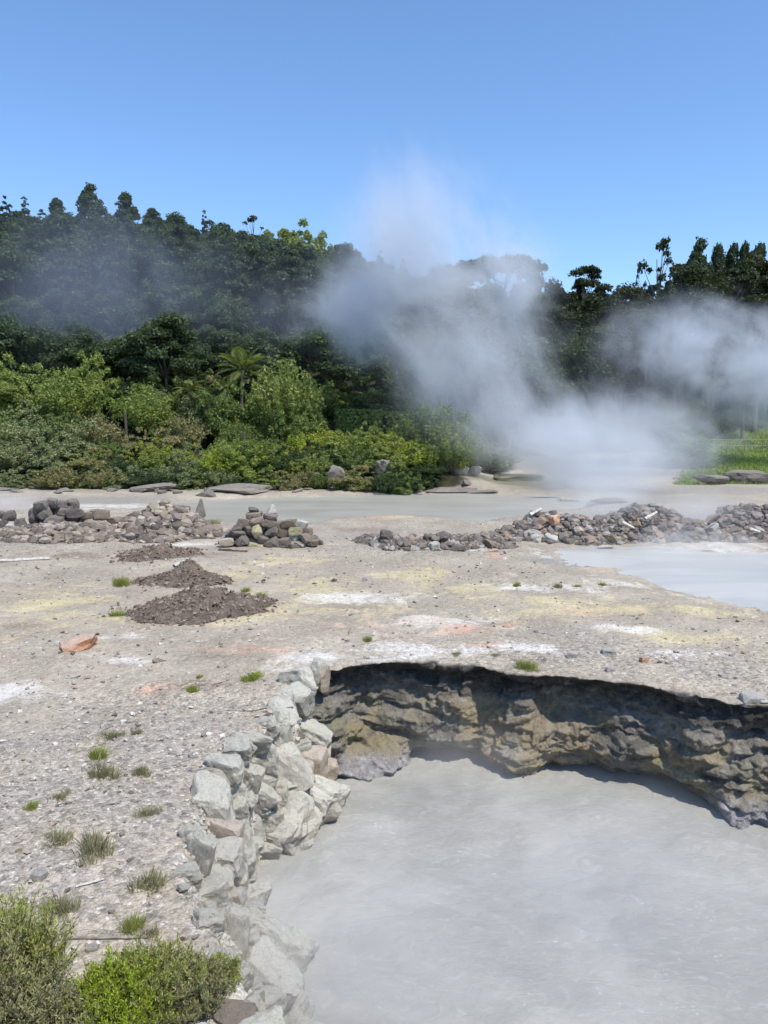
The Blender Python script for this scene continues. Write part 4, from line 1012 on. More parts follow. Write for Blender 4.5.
# --- shrub bank, hand-placed (key, px, top, width px, distance, label)
BANK = [('brighttree', 12, 362, 62, 57, 'bright green round small tree at the left edge behind the grey shrubs', 'tree'),
 ('midtree', 6, 336, 56, 66, 'mid green rounded tree at the left edge below the dark hill', 'tree'),
 ('brighttree', 62, 366, 58, 56, 'fresh green broad small tree second from the left edge', 'tree'),
 ('brighttree', 92, 360, 44, 58, 'fresh green taller small tree third from the left edge', 'tree'),
 ('midtree', 40, 372, 46, 60, 'dull green small tree between two brighter ones at the left', 'tree'),
 ('brighttree', 145, 381, 50, 55, 'light green small tree with a bare dark post in front of it', 'tree'),
 ('s_mid', 118, 392, 40, 57, 'mid green bush left of the small tree by the bare post'),
 ('s_dark', 205, 388, 60, 56, 'dark green tall bush left of the palm'),
 ('s_mid', 226, 384, 52, 54, 'mid green tall bush in front of the palm'),
 ('s_olive', 186, 412, 42, 52, 'reddish olive shrub in the middle of the bank'),
 ('s_olive', 95, 412, 56, 51, 'brownish shrub on the left part of the bank'),
 ('s_grey', 30, 418, 70, 50, 'large grey green shrub at the left edge of the bank'),
 ('s_grey', 75, 428, 66, 49, 'grey green shrub under the brownish one'),
 ('s_grey', 8, 440, 60, 47.5, 'lowest grey green shrub at the left edge by the vent'),
 ('s_grey', 52, 450, 60, 46.8, 'grey green shrub low on the bank at the left'),
 ('s_lime', 152, 441, 34, 49, 'vivid lime shrub with dark shade beneath, left of a pair'),
 ('s_lime', 184, 446, 44, 48.4, 'vivid lime shrub with dark shade beneath, right of a pair'),
 ('s_lime', 106, 462, 40, 47, 'yellow green low shrub above the mud ledge'),
 ('s_bright', 108, 446, 40, 48.5, 'bright green shrub above the yellow green low one'),
 ('s_olive', 116, 474, 44, 46.2, 'dead brown grey shrub hanging over the mud flat'),
 ('s_grey', 176, 462, 42, 46.6, 'grey purple twiggy shrub below the vivid lime pair'),
 ('s_olive', 136, 432, 30, 50, 'dark brown shrub behind the vivid lime shrubs'),
 ('s_bright', 225, 436, 44, 49, 'bright green shrub right of the vivid lime pair'),
 ('s_bright', 208, 458, 34, 47, 'light green low shrub at the water edge under the palm'),
 ('s_mid', 240, 420, 40, 52, 'mid green shrub with a pointed dark post inside'),
 ('brighttree', 286, 354, 70, 54, 'tall vivid green tree right of the palm', 'tree'),
 ('s_bright', 266, 378, 40, 55, 'bright green bush between the palm and the vivid tree'),
 ('s_mid', 300, 405, 50, 51, 'mid green bush under the vivid green tree'),
 ('s_lime', 302, 430, 44, 49.5, 'lime shrub right of centre above the rock pillar'),
 ('s_lime', 268, 446, 46, 47.6, 'yellow green spreading shrub left of the rock pillar'),
 ('s_lime', 300, 458, 40, 46.4, 'yellow green low shrub leaning over the rock pillar'),
 ('s_bright', 246, 452, 38, 47, 'bright green low shrub left of the yellow green spreader'),
 ('s_bright', 352, 432, 54, 49, 'rich green leafy shrub below the clipped hedge'),
 ('s_mid', 330, 440, 40, 50, 'mid green shrub left of the rich green leafy one'),
 ('s_olive', 358, 458, 40, 46.8, 'rusty olive shrub above the dark rock face'),
 ('s_grey', 392, 436, 36, 48.5, 'grey green upright shrub right of the leafy one'),
 ('s_mid', 378, 450, 40, 47.5, 'mid green low shrub under the grey green upright one'),
 ('s_mid', 436, 396, 78, 50, 'large soft green bush half hidden in steam'),
 ('s_bright', 452, 420, 60, 48.5, 'light green bush in the steam right of the large soft one'),
 ('s_mid', 418, 440, 46, 47.6, 'mid green bush in the steam left of the light green one'),
 ('s_grey', 490, 440, 60, 55, 'grey bush deep in the steam right of the hedge'),
 ('s_dark', 420, 462, 60, 46.5, 'dark low shrub in shade at the foot of the steamy bushes'),
 ('s_dark', 395, 466, 40, 46.6, 'dark low shrub over the dark rock face'),
 ('s_dark', 330, 464, 40, 46.4, 'dark low shrub behind the rock pillar'),
 ('midtree', 705, 398, 46, 60, 'mid green small tree in the steam left of the lawn', 'tree'),
 ('s_mid', 690, 428, 50, 58, 'mid green bush at the foot of the small tree by the lawn'),
 ('s_dark', 668, 446, 60, 60, 'dark bush in the steam left of the lawn'),
 ('s_dark', 682, 440, 50, 68, 'dark bush behind the lawn under the pines'),
 ]
for key, px, top, w, d, lab, *cat in BANK:
    plant(key, px, top, 0, w * 1.12, d, lab, cat[0] if cat else 'shrub')
# filler shrubs low on the bank
fill = random.Random(9)
FL = {'s_grey': 'low grey green filler shrub on the shrub bank', 's_mid': 'small mid green shrub on the shrub bank', 's_olive': 'small olive brown shrub on the shrub bank', 's_bright': 'small bright green shrub on the shrub bank', 's_dark': 'small dark green shrub in the shade of the bank', 's_lime': 'small lime green shrub on the shrub bank'}
FL['s_grey'] = 'small grey green shrub on the shrub bank'
for i in range(75):
    px = fill.uniform(-30, 410); d = 46.2 + 15 * fill.random() ** 1.2
    if px < 110: k = fill.choice(['s_grey', 's_grey', 's_grey', 's_olive', 's_mid', 's_bright'])
    elif px < 250: k = fill.choice(['s_mid', 's_olive', 's_bright', 's_grey', 's_dark', 's_lime'])
    else: k = fill.choice(['s_mid', 's_bright', 's_dark', 's_lime', 's_bright'])
    x = (px - 384) / FPX * d; z = h1(x, d); p = LP[k][fill.randrange(2)]
    hh = fill.uniform(1.0, 2.2) + (d - 46) * .08
    p.place(x, d, z - .1, FL[k], 'shrub', 'small shrubs filling the bank', h=hh, w=hh * fill.uniform(1.3, 2.0))

for i in range(46):
    px = -20 + 440 * (i + fill.random()) / 46; x = (px - 384) / FPX * 45.0
    d = 44.8 + float(fbm2(np.array([x]), np.array([45 * .3]), .25, 3, 9)[0]) * 1.6 + fill.uniform(-.5, .7); x = (px - 384) / FPX * d
    k = fill.choice(['s_grey', 's_olive', 's_grey', 's_dark', 's_mid'] if px < 240 else ['s_dark', 's_olive', 's_mid', 's_bright', 's_dark']); hh = fill.uniform(.7, 1.5)
    LP[k][fill.randrange(2)].place(x, d, h1(x, d) - .15, {'s_grey': 'low grey green shrub at the water edge', 's_olive': 'low brown shrub at the water edge', 's_dark': 'low dark shrub at the water edge', 's_mid': 'low mid green shrub at the water edge', 's_bright': 'low bright green shrub at the water edge'}[k], 'shrub', 'low shrubs along the water edge', h=hh, w=hh * fill.uniform(1.5, 2.4))
for i in range(40):
    d = fill.uniform(59, 67); px = fill.uniform(-40, 470); x = (px - 384) / FPX * d; k = fill.choice(['s_dark', 's_dark', 's_mid']); hh = fill.uniform(2.0, 3.8)
    LP[k][0].place(x, d, h1(x, d) - .2, {'s_dark': 'dark bush in the shade at the foot of the wooded hill', 's_mid': 'mid green bush at the foot of the wooded hill'}[k], 'shrub', 'bushes at the foot of the wooded hill', h=hh, w=hh * 1.6)
# hedge
def hedge(px0, px1, ptop, depth, hgt, thick, label, seed):
    a = Q(px0, ptop, depth); b = Q(px1, ptop, depth); rng = np.random.default_rng(seed); mb = MB()
    L = b[0] - a[0]; n = int(520 * L * (hgt + thick) / 3)
    f = rng.random(n); side = rng.random(n); x = f * L
    u = rng.random(n); top = side < .42
    y = np.where(top, rng.uniform(0, thick, n), np.where(rng.random(n) < .8, 0, thick)); z = np.where(top, hgt, u * hgt)
    p = np.stack([x, y, z], 1) + rng.normal(0, .05, (n, 3)); nv = np.where(top[:, None], [0, 0, 1.5], [0, -1.2, .3])
    leaves(mb, p, nv.astype(float), .12, rng, .6, .6)
    root = link('clipped_hedge', None, loc=(a[0], depth, a[2] - hgt)); tag(root, label, 'hedge')
    link('foliage', mb.mesh('foliage', M['leaf_mid']), root)
    mb2 = MB()
    for xx in np.arange(.4, L, .9): tube(mb2, [[xx, thick / 2, -1.2], [xx + .1, thick / 2, hgt * .6], [xx, thick / 2, hgt * .92]], [.06, .05, .02], 6)
    for zz in np.linspace(.3, hgt - .25, 5): tube(mb2, [[.2, thick / 2, zz], [L / 2, thick / 2 + .05, zz + .1], [L - .2, thick / 2, zz]], [.16, .2, .16], 6)
    link('stems', mb2.mesh('stems', M['bark']), root)
hedge(335, 383, 411, 55, 2.6, 1.6, 'tall clipped hedge with a bright flat top left of the steam', 1)
hedge(386, 424, 413, 54.5, 2.4, 1.5, 'clipped hedge behind the large soft bush', 2)
hedge(455, 482, 413, 54, 2.6, 1.5, 'clipped hedge end fading into the steam', 3)

# palms
def palm(px, top, depth, label, nf=17, fl=2.6, seed=1, droop=1.0):
    a = Q(px, top, depth); z = h1(a[0], depth); hgt = a[2] - z; rng = np.random.default_rng(seed)
    root = link('palm_tree', None, loc=(a[0], depth, z)); tag(root, label, 'palm tree')
    mb = MB(); t = np.linspace(0, 1, 8); tube(mb, np.stack([.2 * t ** 2, .1 * t, t * hgt - .3], 1), .16 - .06 * t, 8)
    link('trunk', mb.mesh('trunk', M['palebark'], True), root)
    for i in range(nf):
        mb = MB(); az = i * 2.399 + rng.normal(0, .2); el = 1.25 - 1.5 * (i / nf) + rng.normal(0, .1)
        L = fl * rng.uniform(.8, 1.1); u = np.linspace(0, 1, 14)
        th = el - droop * 1.3 * u ** 1.3
        r = np.cumsum(np.cos(th)) * L / 14; zz = np.cumsum(np.sin(th)) * L / 14
        pts = np.stack([np.cos(az) * r, np.sin(az) * r, zz], 1)
        tube(mb, pts, .03 * (1 - u * .8), 4)
        side = np.array([-math.sin(az), math.cos(az), 0])
        k = np.linspace(.12, 1, 34); pp = np.stack([np.interp(k, u, pts[:, q]) for q in range(3)], 1)
        ln = .62 * fl / 2.6 * np.sin(np.clip(k * 1.05 + .12, 0, 1) * np.pi) ** .6
        fw = np.gradient(pp, axis=0); fw /= np.linalg.norm(fw, axis=1)[:, None]
        for sg in (-1, 1):
            d = side * sg * .8 + fw * .6 + np.array([0, 0, -.25]); d /= np.linalg.norm(d, axis=1)[:, None]
            tip = pp + d * ln[:, None]; mid = pp + d * ln[:, None] * .45
            V = np.stack([pp, mid + fw * .045, tip, mid - fw * .045], 1); mb.add(V.reshape(-1, 3), np.arange(4 * len(pp)).reshape(-1, 4))
        link('frond', mb.mesh('frond', M['palm']), root, loc=(.2, .1, hgt - .3))
palm(240, 366, 58, 'palm tree with spreading fronds at the foot of the dark hill', 18, 2.9, 1, .8)
palm(186, 388, 57, 'small palm with short pale fronds left of the tall palm', 14, 1.7, 2, 1.2)
palm(222, 384, 57, 'little palm with drooping fronds just left of the tall palm', 12, 1.5, 3, 1.2)

# posts
def post(px, top, depth, r, key, label):
    a = Q(px, top, depth); z = h1(a[0], depth); mb = MB(); hgt = a[2] - z
    tube(mb, [[0, 0, -.2], [.03, 0, hgt * .5], [0, 0, hgt * .97], [0, 0, hgt]], [r, r * .95, r * .85, r * .3], 8)
    o = link('post', mb.mesh('post', M[key]), loc=(a[0], depth, z)); tag(o, label, 'post')
post(125, 411, 51, .10, 'darkwood', 'bare dark post standing in front of the light green small tree')
post(29, 442, 46.5, .14, 'darkwood', 'short dark post among the grey green shrubs')
post(244, 432, 47.5, .12, 'darkwood', 'dark post among the shrubs below the palm')
post(619, 434, 78, .12, 'wood', 'thin white post in the steam, left of its twin')
post(622, 433, 78.5, .12, 'wood', 'thin white post in the steam, right of its twin')

# railing behind the lawn
rq = Q(752, 450, 64); rl = link('railing', None, loc=(rq[0], 64, h1(rq[0], 64))); tag(rl, 'grey two bar railing behind the lawn under the pines', 'railing')
for i in range(9):
    mb = MB(); xx = -3.6 + i * 1.5; tube(mb, [[xx, 0, -.3], [xx, 0, 1.12]], .045, 6); link('rail_post', mb.mesh('rail_post', M['metal']), rl)
for zz in (.55, 1.08):
    mb = MB(); tube(mb, [[-3.6, .01, zz], [2, .01, zz], [8.4, .01, zz]], .04, 6); link('rail_bar', mb.mesh('rail_bar', M['metal']), rl)

# --- hillside forest
def treat(key, px, top, depth, w, label, cat='tree', group=None):
    a = Q(px, top, depth); z = h1(a[0], depth); p = LP[key][SR.randrange(len(LP[key]))]
    p.place(a[0], depth, z - .2, label, cat, group, h=max(3, a[2] - z), w=w * depth / FPX)
UN = [('column', 90, 181, 128, 34, 'tallest dark conifer on the left skyline, a broad rounded spire'), ('cone', 0, 0, 0, 0, '')]
treat('column', 90, 181, 128, 36, 'tallest dark conifer on the skyline, a broad rounded spire')
treat('column', 125, 190, 130, 32, 'second tallest dark rounded conifer right of the tallest one')
treat('conifer', 5, 196, 136, 26, 'pointed conifer on the skyline at the left edge')
treat('conifer', 24, 196, 138, 22, 'slender pointed conifer second from the left edge on the skyline')
treat('column', 56, 196, 134, 30, 'dark conifer on the skyline left of the tallest one')
treat('column', 152, 206, 132, 30, 'dark round conifer right of the two tallest ones')
treat('laurel', 176, 212, 135, 44, 'dark rounded tree on the skyline before the thin spire')
treat('conifer', 204, 209, 138, 14, 'thin spire conifer in the middle of the left skyline')
treat('laurel', 222, 216, 134, 42, 'rounded dark tree on the skyline right of the thin spire')
treat('tufts', 254, 214, 124, 30, 'dark twisted tree with a small tufted tip on the skyline')
treat('brighttree', 290, 232, 126, 74, 'pale yellow green tree crown on the ridge')
treat('brighttree', 318, 238, 128, 50, 'smaller yellow green tree right of the pale one on the ridge')
treat('laurel', 345, 238, 130, 50, 'dark round tree right of the yellow green trees on the ridge')
treat('conifer', 380, 250, 130, 20, 'small conifer spire left of the steam on the ridge')
treat('conifer', 403, 258, 132, 22, 'small conifer spire inside the steam on the ridge')
treat('laurel', 440, 262, 128, 50, 'round tree on the ridge veiled by the main steam')
treat('flat', 498, 255, 120, 82, 'flat topped umbrella tree on the ridge behind the steam')
treat('laurel', 530, 270, 118, 40, 'dark tree right of the umbrella tree on the ridge')
treat('midtree', 115, 278, 92, 60, 'lighter green rounded tree standing out in mid slope')
treat('midtree', 8, 248, 100, 50, 'pale leaved tree at the left edge in mid slope')
treat('midtree', 20, 290, 84, 56, 'pale leaved tree at the left edge low on the slope')
treat('midtree', 195, 276, 90, 60, 'rich green conical crowned tree in mid slope', )
treat('midtree', 225, 290, 82, 54, 'rich green tree above the palm')
HL = {'laurel': 'dark broadleaf tree in the hillside forest', 'midtree': 'mid green broadleaf tree in the hillside forest', 'conifer': 'dark pointed conifer in the hillside forest', 'column': 'dark rounded conifer in the hillside forest'}
hr = random.Random(44); placed = []
tries = 0
while len(placed) < 235 and tries < 14000:
    tries += 1
    y = 62 + 84 * hr.random() ** .85; x = hr.uniform(-.60, .26) * y
    if x > 12 and y < 92: continue
    if any((x - a) ** 2 + (y - b) ** 2 < (3.7 + y * .010) ** 2 for a, b in placed): continue
    placed.append((x, y))
    k = hr.choices(['laurel', 'midtree', 'conifer', 'column'], [.30, .14, .20, .36] if y > 82 else [.8, .2, 0, 0])[0]
    p = LP[k][hr.randrange(len(LP[k]))]; s = hr.uniform(.75, 1.15) * (.85 if y < 75 else 1)
    ppx = 384 + FPX * x / y
    if y < 84: s = min(s, (Q(ppx, hr.uniform(300, 345), y)[2] - h1(x, y)) / p.h)
    cap = np.interp(ppx, [0, 50, 90, 150, 200, 250, 300, 350, 400, 450, 540, 620], [208, 208, 204, 212, 218, 224, 238, 248, 268, 270, 284, 294])
    s = min(s, (Q(ppx, cap + hr.uniform(0, 9), y)[2] - h1(x, y)) / p.h)
    if s < .3: continue
    p.place(x, y, h1(x, y) - .3, HL[k], 'tree', 'trees of the hillside forest', h=p.h * s, w=p.w * s * hr.uniform(.95, 1.2))
# --- dark stand at the right
RT = [('blackround', 560, 276, 92, 50, 'leftmost dark tree of the right stand beside the steam column'), ('pine', 588, 268, 90, 54, 'dark pine second from the steam column in the right stand'), ('blackround', 610, 278, 95, 52, 'dark round tree left of the sparse tree in the right stand'),
 ('tufts', 641, 262, 98, 16, 'thin spiky tree top standing against the sky'), ('tufts', 660, 236, 96, 46, 'sparse tree with bare tufted limbs against the sky'),
 ('pine', 632, 290, 84, 50, 'dark pine with a bare pale trunk below the thin spiky tree'), ('blackround', 678, 262, 90, 60, 'dark round tree right of the sparse tree'), ('column', 701, 234, 100, 40, 'pointed dark top first in the row on the right skyline'), ('column', 719, 240, 102, 30, 'pointed dark top second in the row on the right skyline'),
 ('column', 734, 239, 103, 28, 'pointed dark top third in the row on the right skyline'), ('column', 746, 238, 102, 26, 'pointed dark top fourth in the row on the right skyline'), ('column', 760, 239, 100, 34, 'pointed dark top at the right edge of the skyline'),
 ('blackround', 715, 255, 92, 64, 'broad dark tree under the pointed tops'), ('blackround', 755, 252, 88, 66, 'broad dark tree at the right edge under the pointed tops'), ('pine', 650, 330, 70, 60, 'pine with a pale bare trunk standing in the right steam'), ('pine', 748, 318, 72, 66, 'dark pine with thick trunk behind the railing')]
for k, px, top, d, w, lab in RT: treat(k, px, top, d, w, lab)
RG = {'blackround': 'blackish broadleaf tree inside the right stand', 'pine': 'blackish pine inside the right stand'}
placed = []; tries = 0
while len(placed) < 64 and tries < 6000:
    tries += 1
    y = hr.uniform(76, 112); x = hr.uniform(.19, .60) * y
    if any((x - a) ** 2 + (y - b) ** 2 < 3.6 ** 2 for a, b in placed): continue
    placed.append((x, y)); k = hr.choice(['blackround', 'blackround', 'pine'])
    p = LP[k][hr.randrange(3)]; a = h1(x, y); ppx = 384 + FPX * x / y; ztop = CAM_H + (420 - np.interp(ppx, [530, 550, 600, 640, 680, 720, 768], [288, 284, 278, 288, 264, 254, 252]) - hr.uniform(0, 50)) / FPX * y
    hh = max(8, ztop - a); p.place(x, y, a - .3, RG[k], 'tree', 'trees of the dark right stand', h=hh, w=p.w * hr.uniform(.8, 1.05))
for i, (px, d) in enumerate([(535, 78), (500, 82), (470, 80), (455, 72), (520, 70), (555, 76), (590, 76)]):
    treat('laurel', px, 320 + (i % 3) * 14, d, 70, 'dark tree seen through the main steam column', group='trees behind the main steam column')

for i in range(26):
    y = hr.uniform(68, 76); x = hr.uniform(8, 44); p = LP['s_dark' if i % 3 else 's_mid'][i % 2]
    if float(sdist(np.array([x]), np.array([y]), LAWN)[0]) > -1.5: continue
    hh = hr.uniform(2.2, 4.5); p.place(x, y, h1(x, y) - .2, 'dark bush under the trees of the right stand' if i % 3 else 'mid green bush under the trees of the right stand', 'shrub', 'bushes under the right stand', h=hh, w=hh * 1.5)
# lawn grass
rng = np.random.default_rng(8); n = 60000
x = rng.uniform(14, 50, n); y = rng.uniform(40, 85, n); k = sdist(x, y, LAWN) + fbm2(x, y, .8, 2, 3) * .6 > 0; x, y = x[k], y[k]
mb = MB(); hgt = rng.uniform(.08, .25, len(x)); a = rng.uniform(0, 6.28, len(x)); z = H(x, y) - .02
V = np.stack([np.stack([x - .05 * np.cos(a), y - .05 * np.sin(a), z], 1), np.stack([x + .05 * np.cos(a), y + .05 * np.sin(a), z], 1), np.stack([x + rng.normal(0, .05, len(x)), y + rng.normal(0, .05, len(x)), z + hgt], 1)], 1)
mb.add(V.reshape(-1, 3), np.arange(3 * len(x)).reshape(-1, 3))
tag(link('grass', mb.mesh('grass', M['leaf_bright'])), 'short green grass on the small lawn before the railing', 'grass', kind='stuff')

# grass tufts on the open ground
def tuft_mesh(seed, n, mat):
    rng = np.random.default_rng(seed); mb = MB(); k = 7
    cen = rng.normal(0, .2, (k, 2)); hs = rng.uniform(.45, 1, k); w_ = rng.integers(0, k, n)
    b = np.c_[cen[w_] + rng.normal(0, .085, (n, 2)), np.zeros(n)]
    a = np.arctan2(b[:, 1] - cen[w_][:, 1], b[:, 0] - cen[w_][:, 0])
    ln = rng.uniform(.3, 1.0, n) * hs[w_]; az = a + rng.normal(0, .8, n); lean = rng.uniform(.1, .75, n)
    tip = b + np.stack([np.cos(az) * lean * ln * .6, np.sin(az) * lean * ln * .6, ln], 1); mid = (b + tip) / 2 + np.array([0, 0, .06])
    w = np.stack([-np.sin(az + 1), np.cos(az + 1), np.zeros(n)], 1) * .009
    V = np.stack([b - w, b + w, mid + w, tip, mid - w], 1)
    mb.add(V.reshape(-1, 3), np.arange(5 * n).reshape(n, 5))
    return mb.mesh('grass_tuft', M[mat])
TM = {'g': [tuft_mesh(i, 420, 'tuft') for i in range(3)], 'h': [tuft_mesh(10 + i, 420, 'heath') for i in range(3)]}
for px, py, w, h, k, lab in [(250, 680, 24, 11, 'h', 'olive tuft on the gravel left of the pit bank'), (530, 670, 24, 14, 'h', 'dense green tuft near the edge of the pit bank'), (538, 676, 10, 6, 'g', 'pale little tuft right of the dense green one'), (367, 641, 10, 8, 'h', 'small green tuft on the white crust'), (456, 656, 14, 8, 'g', 'pale green tuft on the pink stained crust'), (495, 657, 12, 7, 'g', 'faint tuft right of the pale green one'),
  (194, 691, 12, 10, 'h', 'small dark tuft left of the olive one'), (98, 757, 22, 14, 'h', 'upper tuft of the pair in the left gravel'), (101, 776, 28, 16, 'g', 'lower tuft of the pair in the left gravel'), (111, 737, 18, 9, 'g', 'small flat tuft above the pair in the left gravel'), (137, 735, 14, 9, 'g', 'thin tuft right of the small flat one'), (34, 808, 14, 10, 'h', 'small green tuft in the gravel near the left edge'), (60, 843, 30, 16, 'g', 'reddish dry tuft left of the wide pale tuft'), (95, 852, 42, 24, 'g', 'wide pale green tuft above the foreground shrubs'),
  (60, 800, 16, 10, 'g', 'dry tuft below the small pair'), (142, 775, 20, 12, 'g', 'thin dry tuft in the middle of the left gravel'), (150, 815, 24, 12, 'g', 'thin dry tuft right of the wide pale one'), (150, 885, 40, 18, 'g', 'dry tuft beside the retaining wall'), (135, 930, 24, 20, 'h', 'green tuft between the long branch and the wall'), (152, 938, 20, 16, 'g', 'pale tuft right of the green tuft by the branch'), (62, 912, 30, 22, 'g', 'olive tuft behind the left foreground shrub'),
  (124, 585, 18, 12, 'h', 'green tuft left of the middle soil mound'), (116, 617, 18, 9, 'h', 'green tuft at the left foot of the largest soil mound'), (262, 598, 14, 8, 'h', 'green tuft at the right foot of the largest soil mound'), (245, 592, 10, 7, 'h', 'dark little tuft on the right side of the largest soil mound'), (516, 586, 8, 6, 'h', 'dark round tuft on the pale crust by the milky pool'), (558, 588, 12, 8, 'g', 'pale tuft right of the dark round one by the milky pool'), (603, 585, 8, 4, 'h', 'tiny dark tuft at the milky pool shore'), (576, 587, 9, 4, 'h', 'flat dark tuft between the pale tuft and the shore'), (565, 505, 18, 10, 'g', 'olive tuft on top of the rubble ridge in steam'), (210, 524, 26, 8, 'g', 'wide olive tuft behind the upright stone'), (200, 678, 8, 6, 'h', 'tiny tuft above the small dark one')]:
    c = hit(px, py); s = np.linalg.norm(c - np.array([0, 0, CAM_H])) / FPX
    o = link('grass_tuft', TM[k][SR.randrange(3)], loc=c - np.array([0, 0, .01]), rot=(0, 0, SR.uniform(0, 6)), sc=(w * s * 1.05, w * s * 1.05, h * s * .95)); tag(o, lab, 'grass tuft')

# foreground heather shrubs
def heath(seed, hgt, rad, stems, mat, nl=95, leaf=.012):
    rng = np.random.default_rng(seed); mbL = MB(); mbS = MB()
    for i in range(stems):
        a = rng.uniform(0, 6.283); r = math.sqrt(rng.random()); L = hgt * rng.uniform(.6, 1.05) * (1 - .35 * r * r)
        b = np.array([math.cos(a) * r * rad * .45, math.sin(a) * r * rad * .45, 0]); out = np.array([math.cos(a), math.sin(a), 0]) * r * rad * .75
        t = np.linspace(0, 1, 7)[:, None]; wob = rng.normal(0, .025, (7, 3)) * t
        pts = b + out * t ** 1.3 + np.array([0, 0, L]) * t + wob
        tube(mbS, pts, .005 * (1 - t[:, 0] * .7), 4)
        for k in range(5):                                   # side sprigs
            t0 = rng.uniform(.3, .95); s = np.array([np.interp(t0, t[:, 0], pts[:, q]) for q in range(3)])
            d = rng.normal(0, .5, 3) + np.array([out[0], out[1], 1.3]); d /= np.linalg.norm(d); ln = L * rng.uniform(.14, .34)
            n = nl // 5; u = rng.random(n)
            p = s + d * (u * ln)[:, None] + rng.normal(0, .006, (n, 3))
            ax = d * 1.1 + rng.normal(0, .55, (n, 3)); ax /= np.linalg.norm(ax, axis=1)[:, None]
            sd = np.cross(ax, rng.normal(0, 1, (n, 3))); sd /= np.linalg.norm(sd, axis=1)[:, None]
            ll = (leaf * rng.uniform(.7, 1.5, n))[:, None]
            V = np.stack([p, p + ax * ll + sd * ll * .3, p + ax * ll * 2, p + ax * ll - sd * ll * .3], 1); mbL.add(V.reshape(-1, 3), np.arange(4 * n).reshape(-1, 4))
    return mbL.mesh('foliage', M[mat]), mbS.mesh('stems', M['darkwood'])
for px, py, hgt, rad, st, mat, lab in [(14, 1015, .80, .36, 300, 'heath', 'tall olive green heath shrub in the bottom left corner'), (-15, 1060, .8, .45, 260, 'heath_grey', 'dull olive heath shrub cut by the left edge'), (44, 1065, .5, .28, 180, 'heath_grey', 'dull low heath shrub between the tall one and the lime one'),
   (112, 1030, .40, .33, 330, 'heath_lime', 'vivid lime green heath shrub at the bottom'), (150, 1012, .40, .36, 280, 'heath', 'mixed green heath shrub behind the vivid lime one'), (188, 1015, .36, .24, 150, 'heath_grey', 'brownish heath shrub right of the mixed green one'), (215, 985, .2, .16, 80, 'heath', 'small yellow green heath shrub by the wall')]:
    c = P(px, py); f, s = heath(int(px + 500), hgt, rad, st, mat)
    root = link('heath_shrub', None, loc=(c[0], c[1], h1(c[0], c[1]) - .02)); tag(root, lab, 'shrub')
    link('foliage', f, root); link('stems', s, root)

# ------------------------------------------------------------------ steam
SPH = MB(); SPH.add(*ICO[3])
def steam(name, label, puffs, mat):
    root = link(name, None, loc=puffs[0][0]); tag(root, label, 'steam', kind='stuff')
    for i, (c, r) in enumerate(puffs):
        me = SPH.mesh('steam_puff', mat, True)
        o = link('steam_puff', me, root, loc=tuple(np.array(c) - np.array(puffs[0][0])), sc=tuple(r)); o['kind'] = 'stuff'
def puff(px, py, d, rx, ry, dy=None):
    s = d / FPX; return (tuple(Q(px, py, d)), (rx * s, dy if dy else min(rx, ry) * s, ry * s))
ms = mat_steam('steam_column', .46, .14, .39, .68, color=(.90, .945, 1), soft=1.0, step=.35, stretch=(1.1, 1, .68), rot=.6)
steam('steam_plume', 'tall white steam column rising before the hill and leaning left', [puff(600, 475, 44, 110, 46, 5), puff(550, 425, 47, 160, 90, 7), puff(470, 360, 50, 150, 120, 7), puff(415, 250, 52, 125, 140, 6), puff(505, 280, 52, 80, 120, 5), puff(360, 315, 54, 120, 80, 5)], ms)
msb = mat_steam('steam_base', .25, .2, .38, .70, color=(.93, .965, 1), soft=1.0, step=.45, stretch=(.9, 1, .7), rot=.7)
steam('steam_bank', 'dense white steam bank low over the far side of the pool', [puff(560, 440, 44, 130, 52, 5), puff(640, 460, 42, 110, 56, 5), puff(600, 492, 38, 90, 36, 4)], msb)
ms2 = mat_steam('steam_drift', .40, .16, .38, .67, color=(.90, .945, 1), soft=1.0, step=.4, stretch=(.9, 1, .85), rot=.4)
steam('steam_plume', 'thin steam drifting across the dark stand at the right', [puff(680, 345, 58, 150, 80, 5), puff(740, 360, 58, 130, 90, 5), puff(650, 430, 54, 150, 70, 5), puff(790, 380, 58, 120, 90, 5)], ms2)
ms3 = mat_steam('steam_veil', .04, .06, .40, .68, color=(.78, .86, 1.0), soft=.9, step=.6)
steam('steam_veil', 'faint bluish steam hanging before the wooded hill at the left', [puff(120, 290, 66, 330, 150, 9), puff(330, 330, 64, 170, 130, 7)], ms3)
ms4 = mat_steam('steam_low', .8, .4, .36, .72, soft=1.0, step=.6)
steam('steam_wisp', 'low steam over the vent at the left edge', [puff(0, 505, 33, 80, 26)], ms4)
steam('steam_wisp', 'low steam drifting over the milky pool', [puff(700, 560, 24, 190, 60, 2.4)], mat_steam('steam_pool', .75, .4, .34, .74, soft=1.0, step=.8))
steam('steam_wisp', 'steam rising through the rubble ridge', [puff(610, 506, 27, 90, 60, 2.4), puff(700, 520, 26.5, 120, 44, 2)], ms4)
ms5 = mat_steam('steam_near', .40, .42, .32, .78, color=(1, .97, .92), soft=1.0, step=.7)
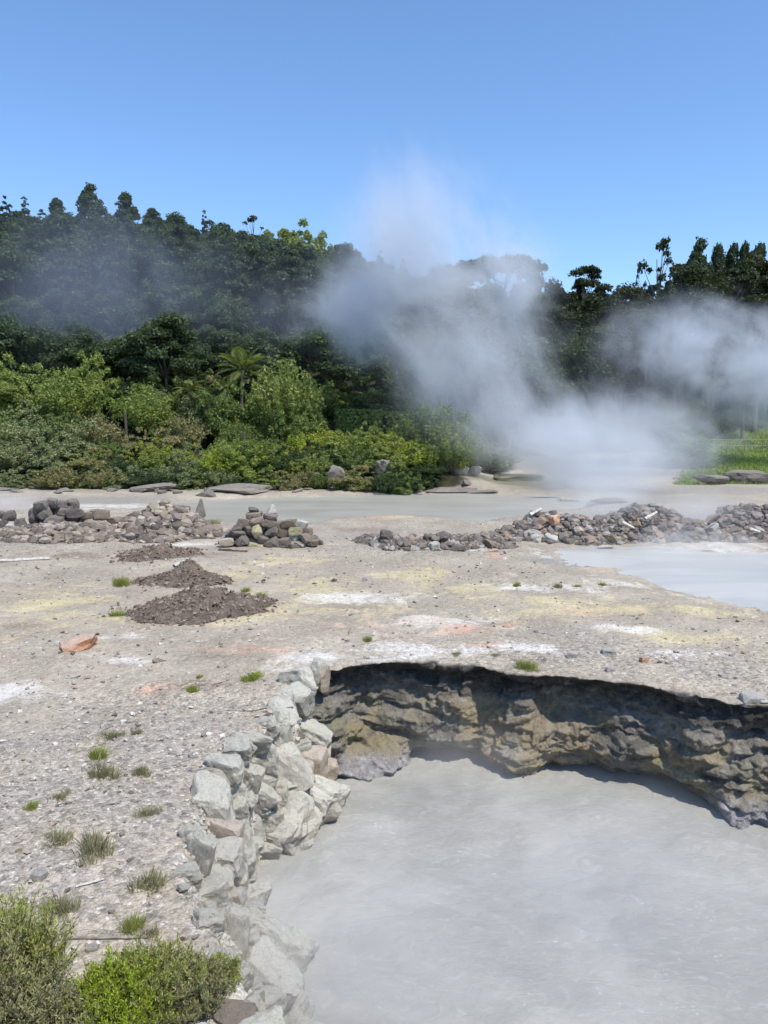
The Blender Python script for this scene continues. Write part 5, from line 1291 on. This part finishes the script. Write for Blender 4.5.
steam('steam_wisp', 'thin white steam over the near mud pool and retaining wall', [((-.3, 5.8, -.4), (2.6, 2.6, 1.6)), ((2.4, 7.4, -.8), (3.0, 3.2, 1.1)), ((1.2, 10.6, -.9), (2.0, 1.6, .9))], ms5)

# ------------------------------------------------------------------ camera, sun, sky
cd_ = bpy.data.cameras.new('camera'); cam = bpy.data.objects.new('camera', cd_); COL.objects.link(cam)
cd_.sensor_fit = 'VERTICAL'; cd_.sensor_height = 36; cd_.sensor_width = 27; cd_.lens = FPX / 1024 * 36
cd_.clip_start = .05; cd_.clip_end = 3000
cam.location = (0, 0, CAM_H); cam.rotation_euler = (math.pi / 2 - PITCH, 0, 0); scene.camera = cam

EL, AZ = math.radians(60), math.radians(138)      # azimuth: from +Y (ahead) towards +X (right)
sd = Vector((math.sin(AZ) * math.cos(EL), math.cos(AZ) * math.cos(EL), math.sin(EL)))
ld = bpy.data.lights.new('sun', 'SUN'); ld.energy = 3.6; ld.angle = math.radians(.55); ld.color = (1, .925, .81)
sun = bpy.data.objects.new('sun', ld); COL.objects.link(sun); sun.rotation_euler = sd.to_track_quat('Z', 'Y').to_euler(); sun.location = (20, 10, 60)
w = bpy.data.worlds.new('World'); scene.world = w; w.use_nodes = True; nt = w.node_tree
bg = nt.nodes['Background']; sky = nt.nodes.new('ShaderNodeTexSky'); sky.sky_type = 'NISHITA'; sky.sun_disc = False
sky.sun_elevation = EL; sky.sun_rotation = AZ; sky.altitude = 0; sky.air_density = 1.05; sky.dust_density = 0.1; sky.ozone_density = 8.0
nt.links.new(sky.outputs[0], bg.inputs[0]); bg.inputs[1].default_value = .15
vs = scene.view_settings; vs.view_transform = 'Standard'; vs.look = 'None'; vs.gamma = 1; vs.exposure = .5
try: vs.use_curve_mapping = False
except Exception: pass
scene.render.engine = 'CYCLES'
c = scene.cycles
c.use_denoising = True; c.use_adaptive_sampling = True; c.adaptive_threshold = .03
c.max_bounces = 6; c.diffuse_bounces = 3; c.glossy_bounces = 2; c.transmission_bounces = 3; c.volume_bounces = 2; c.transparent_max_bounces = 8
c.volume_step_rate = 1.0; c.volume_max_steps = 128; c.caustics_reflective = False; c.caustics_refractive = False
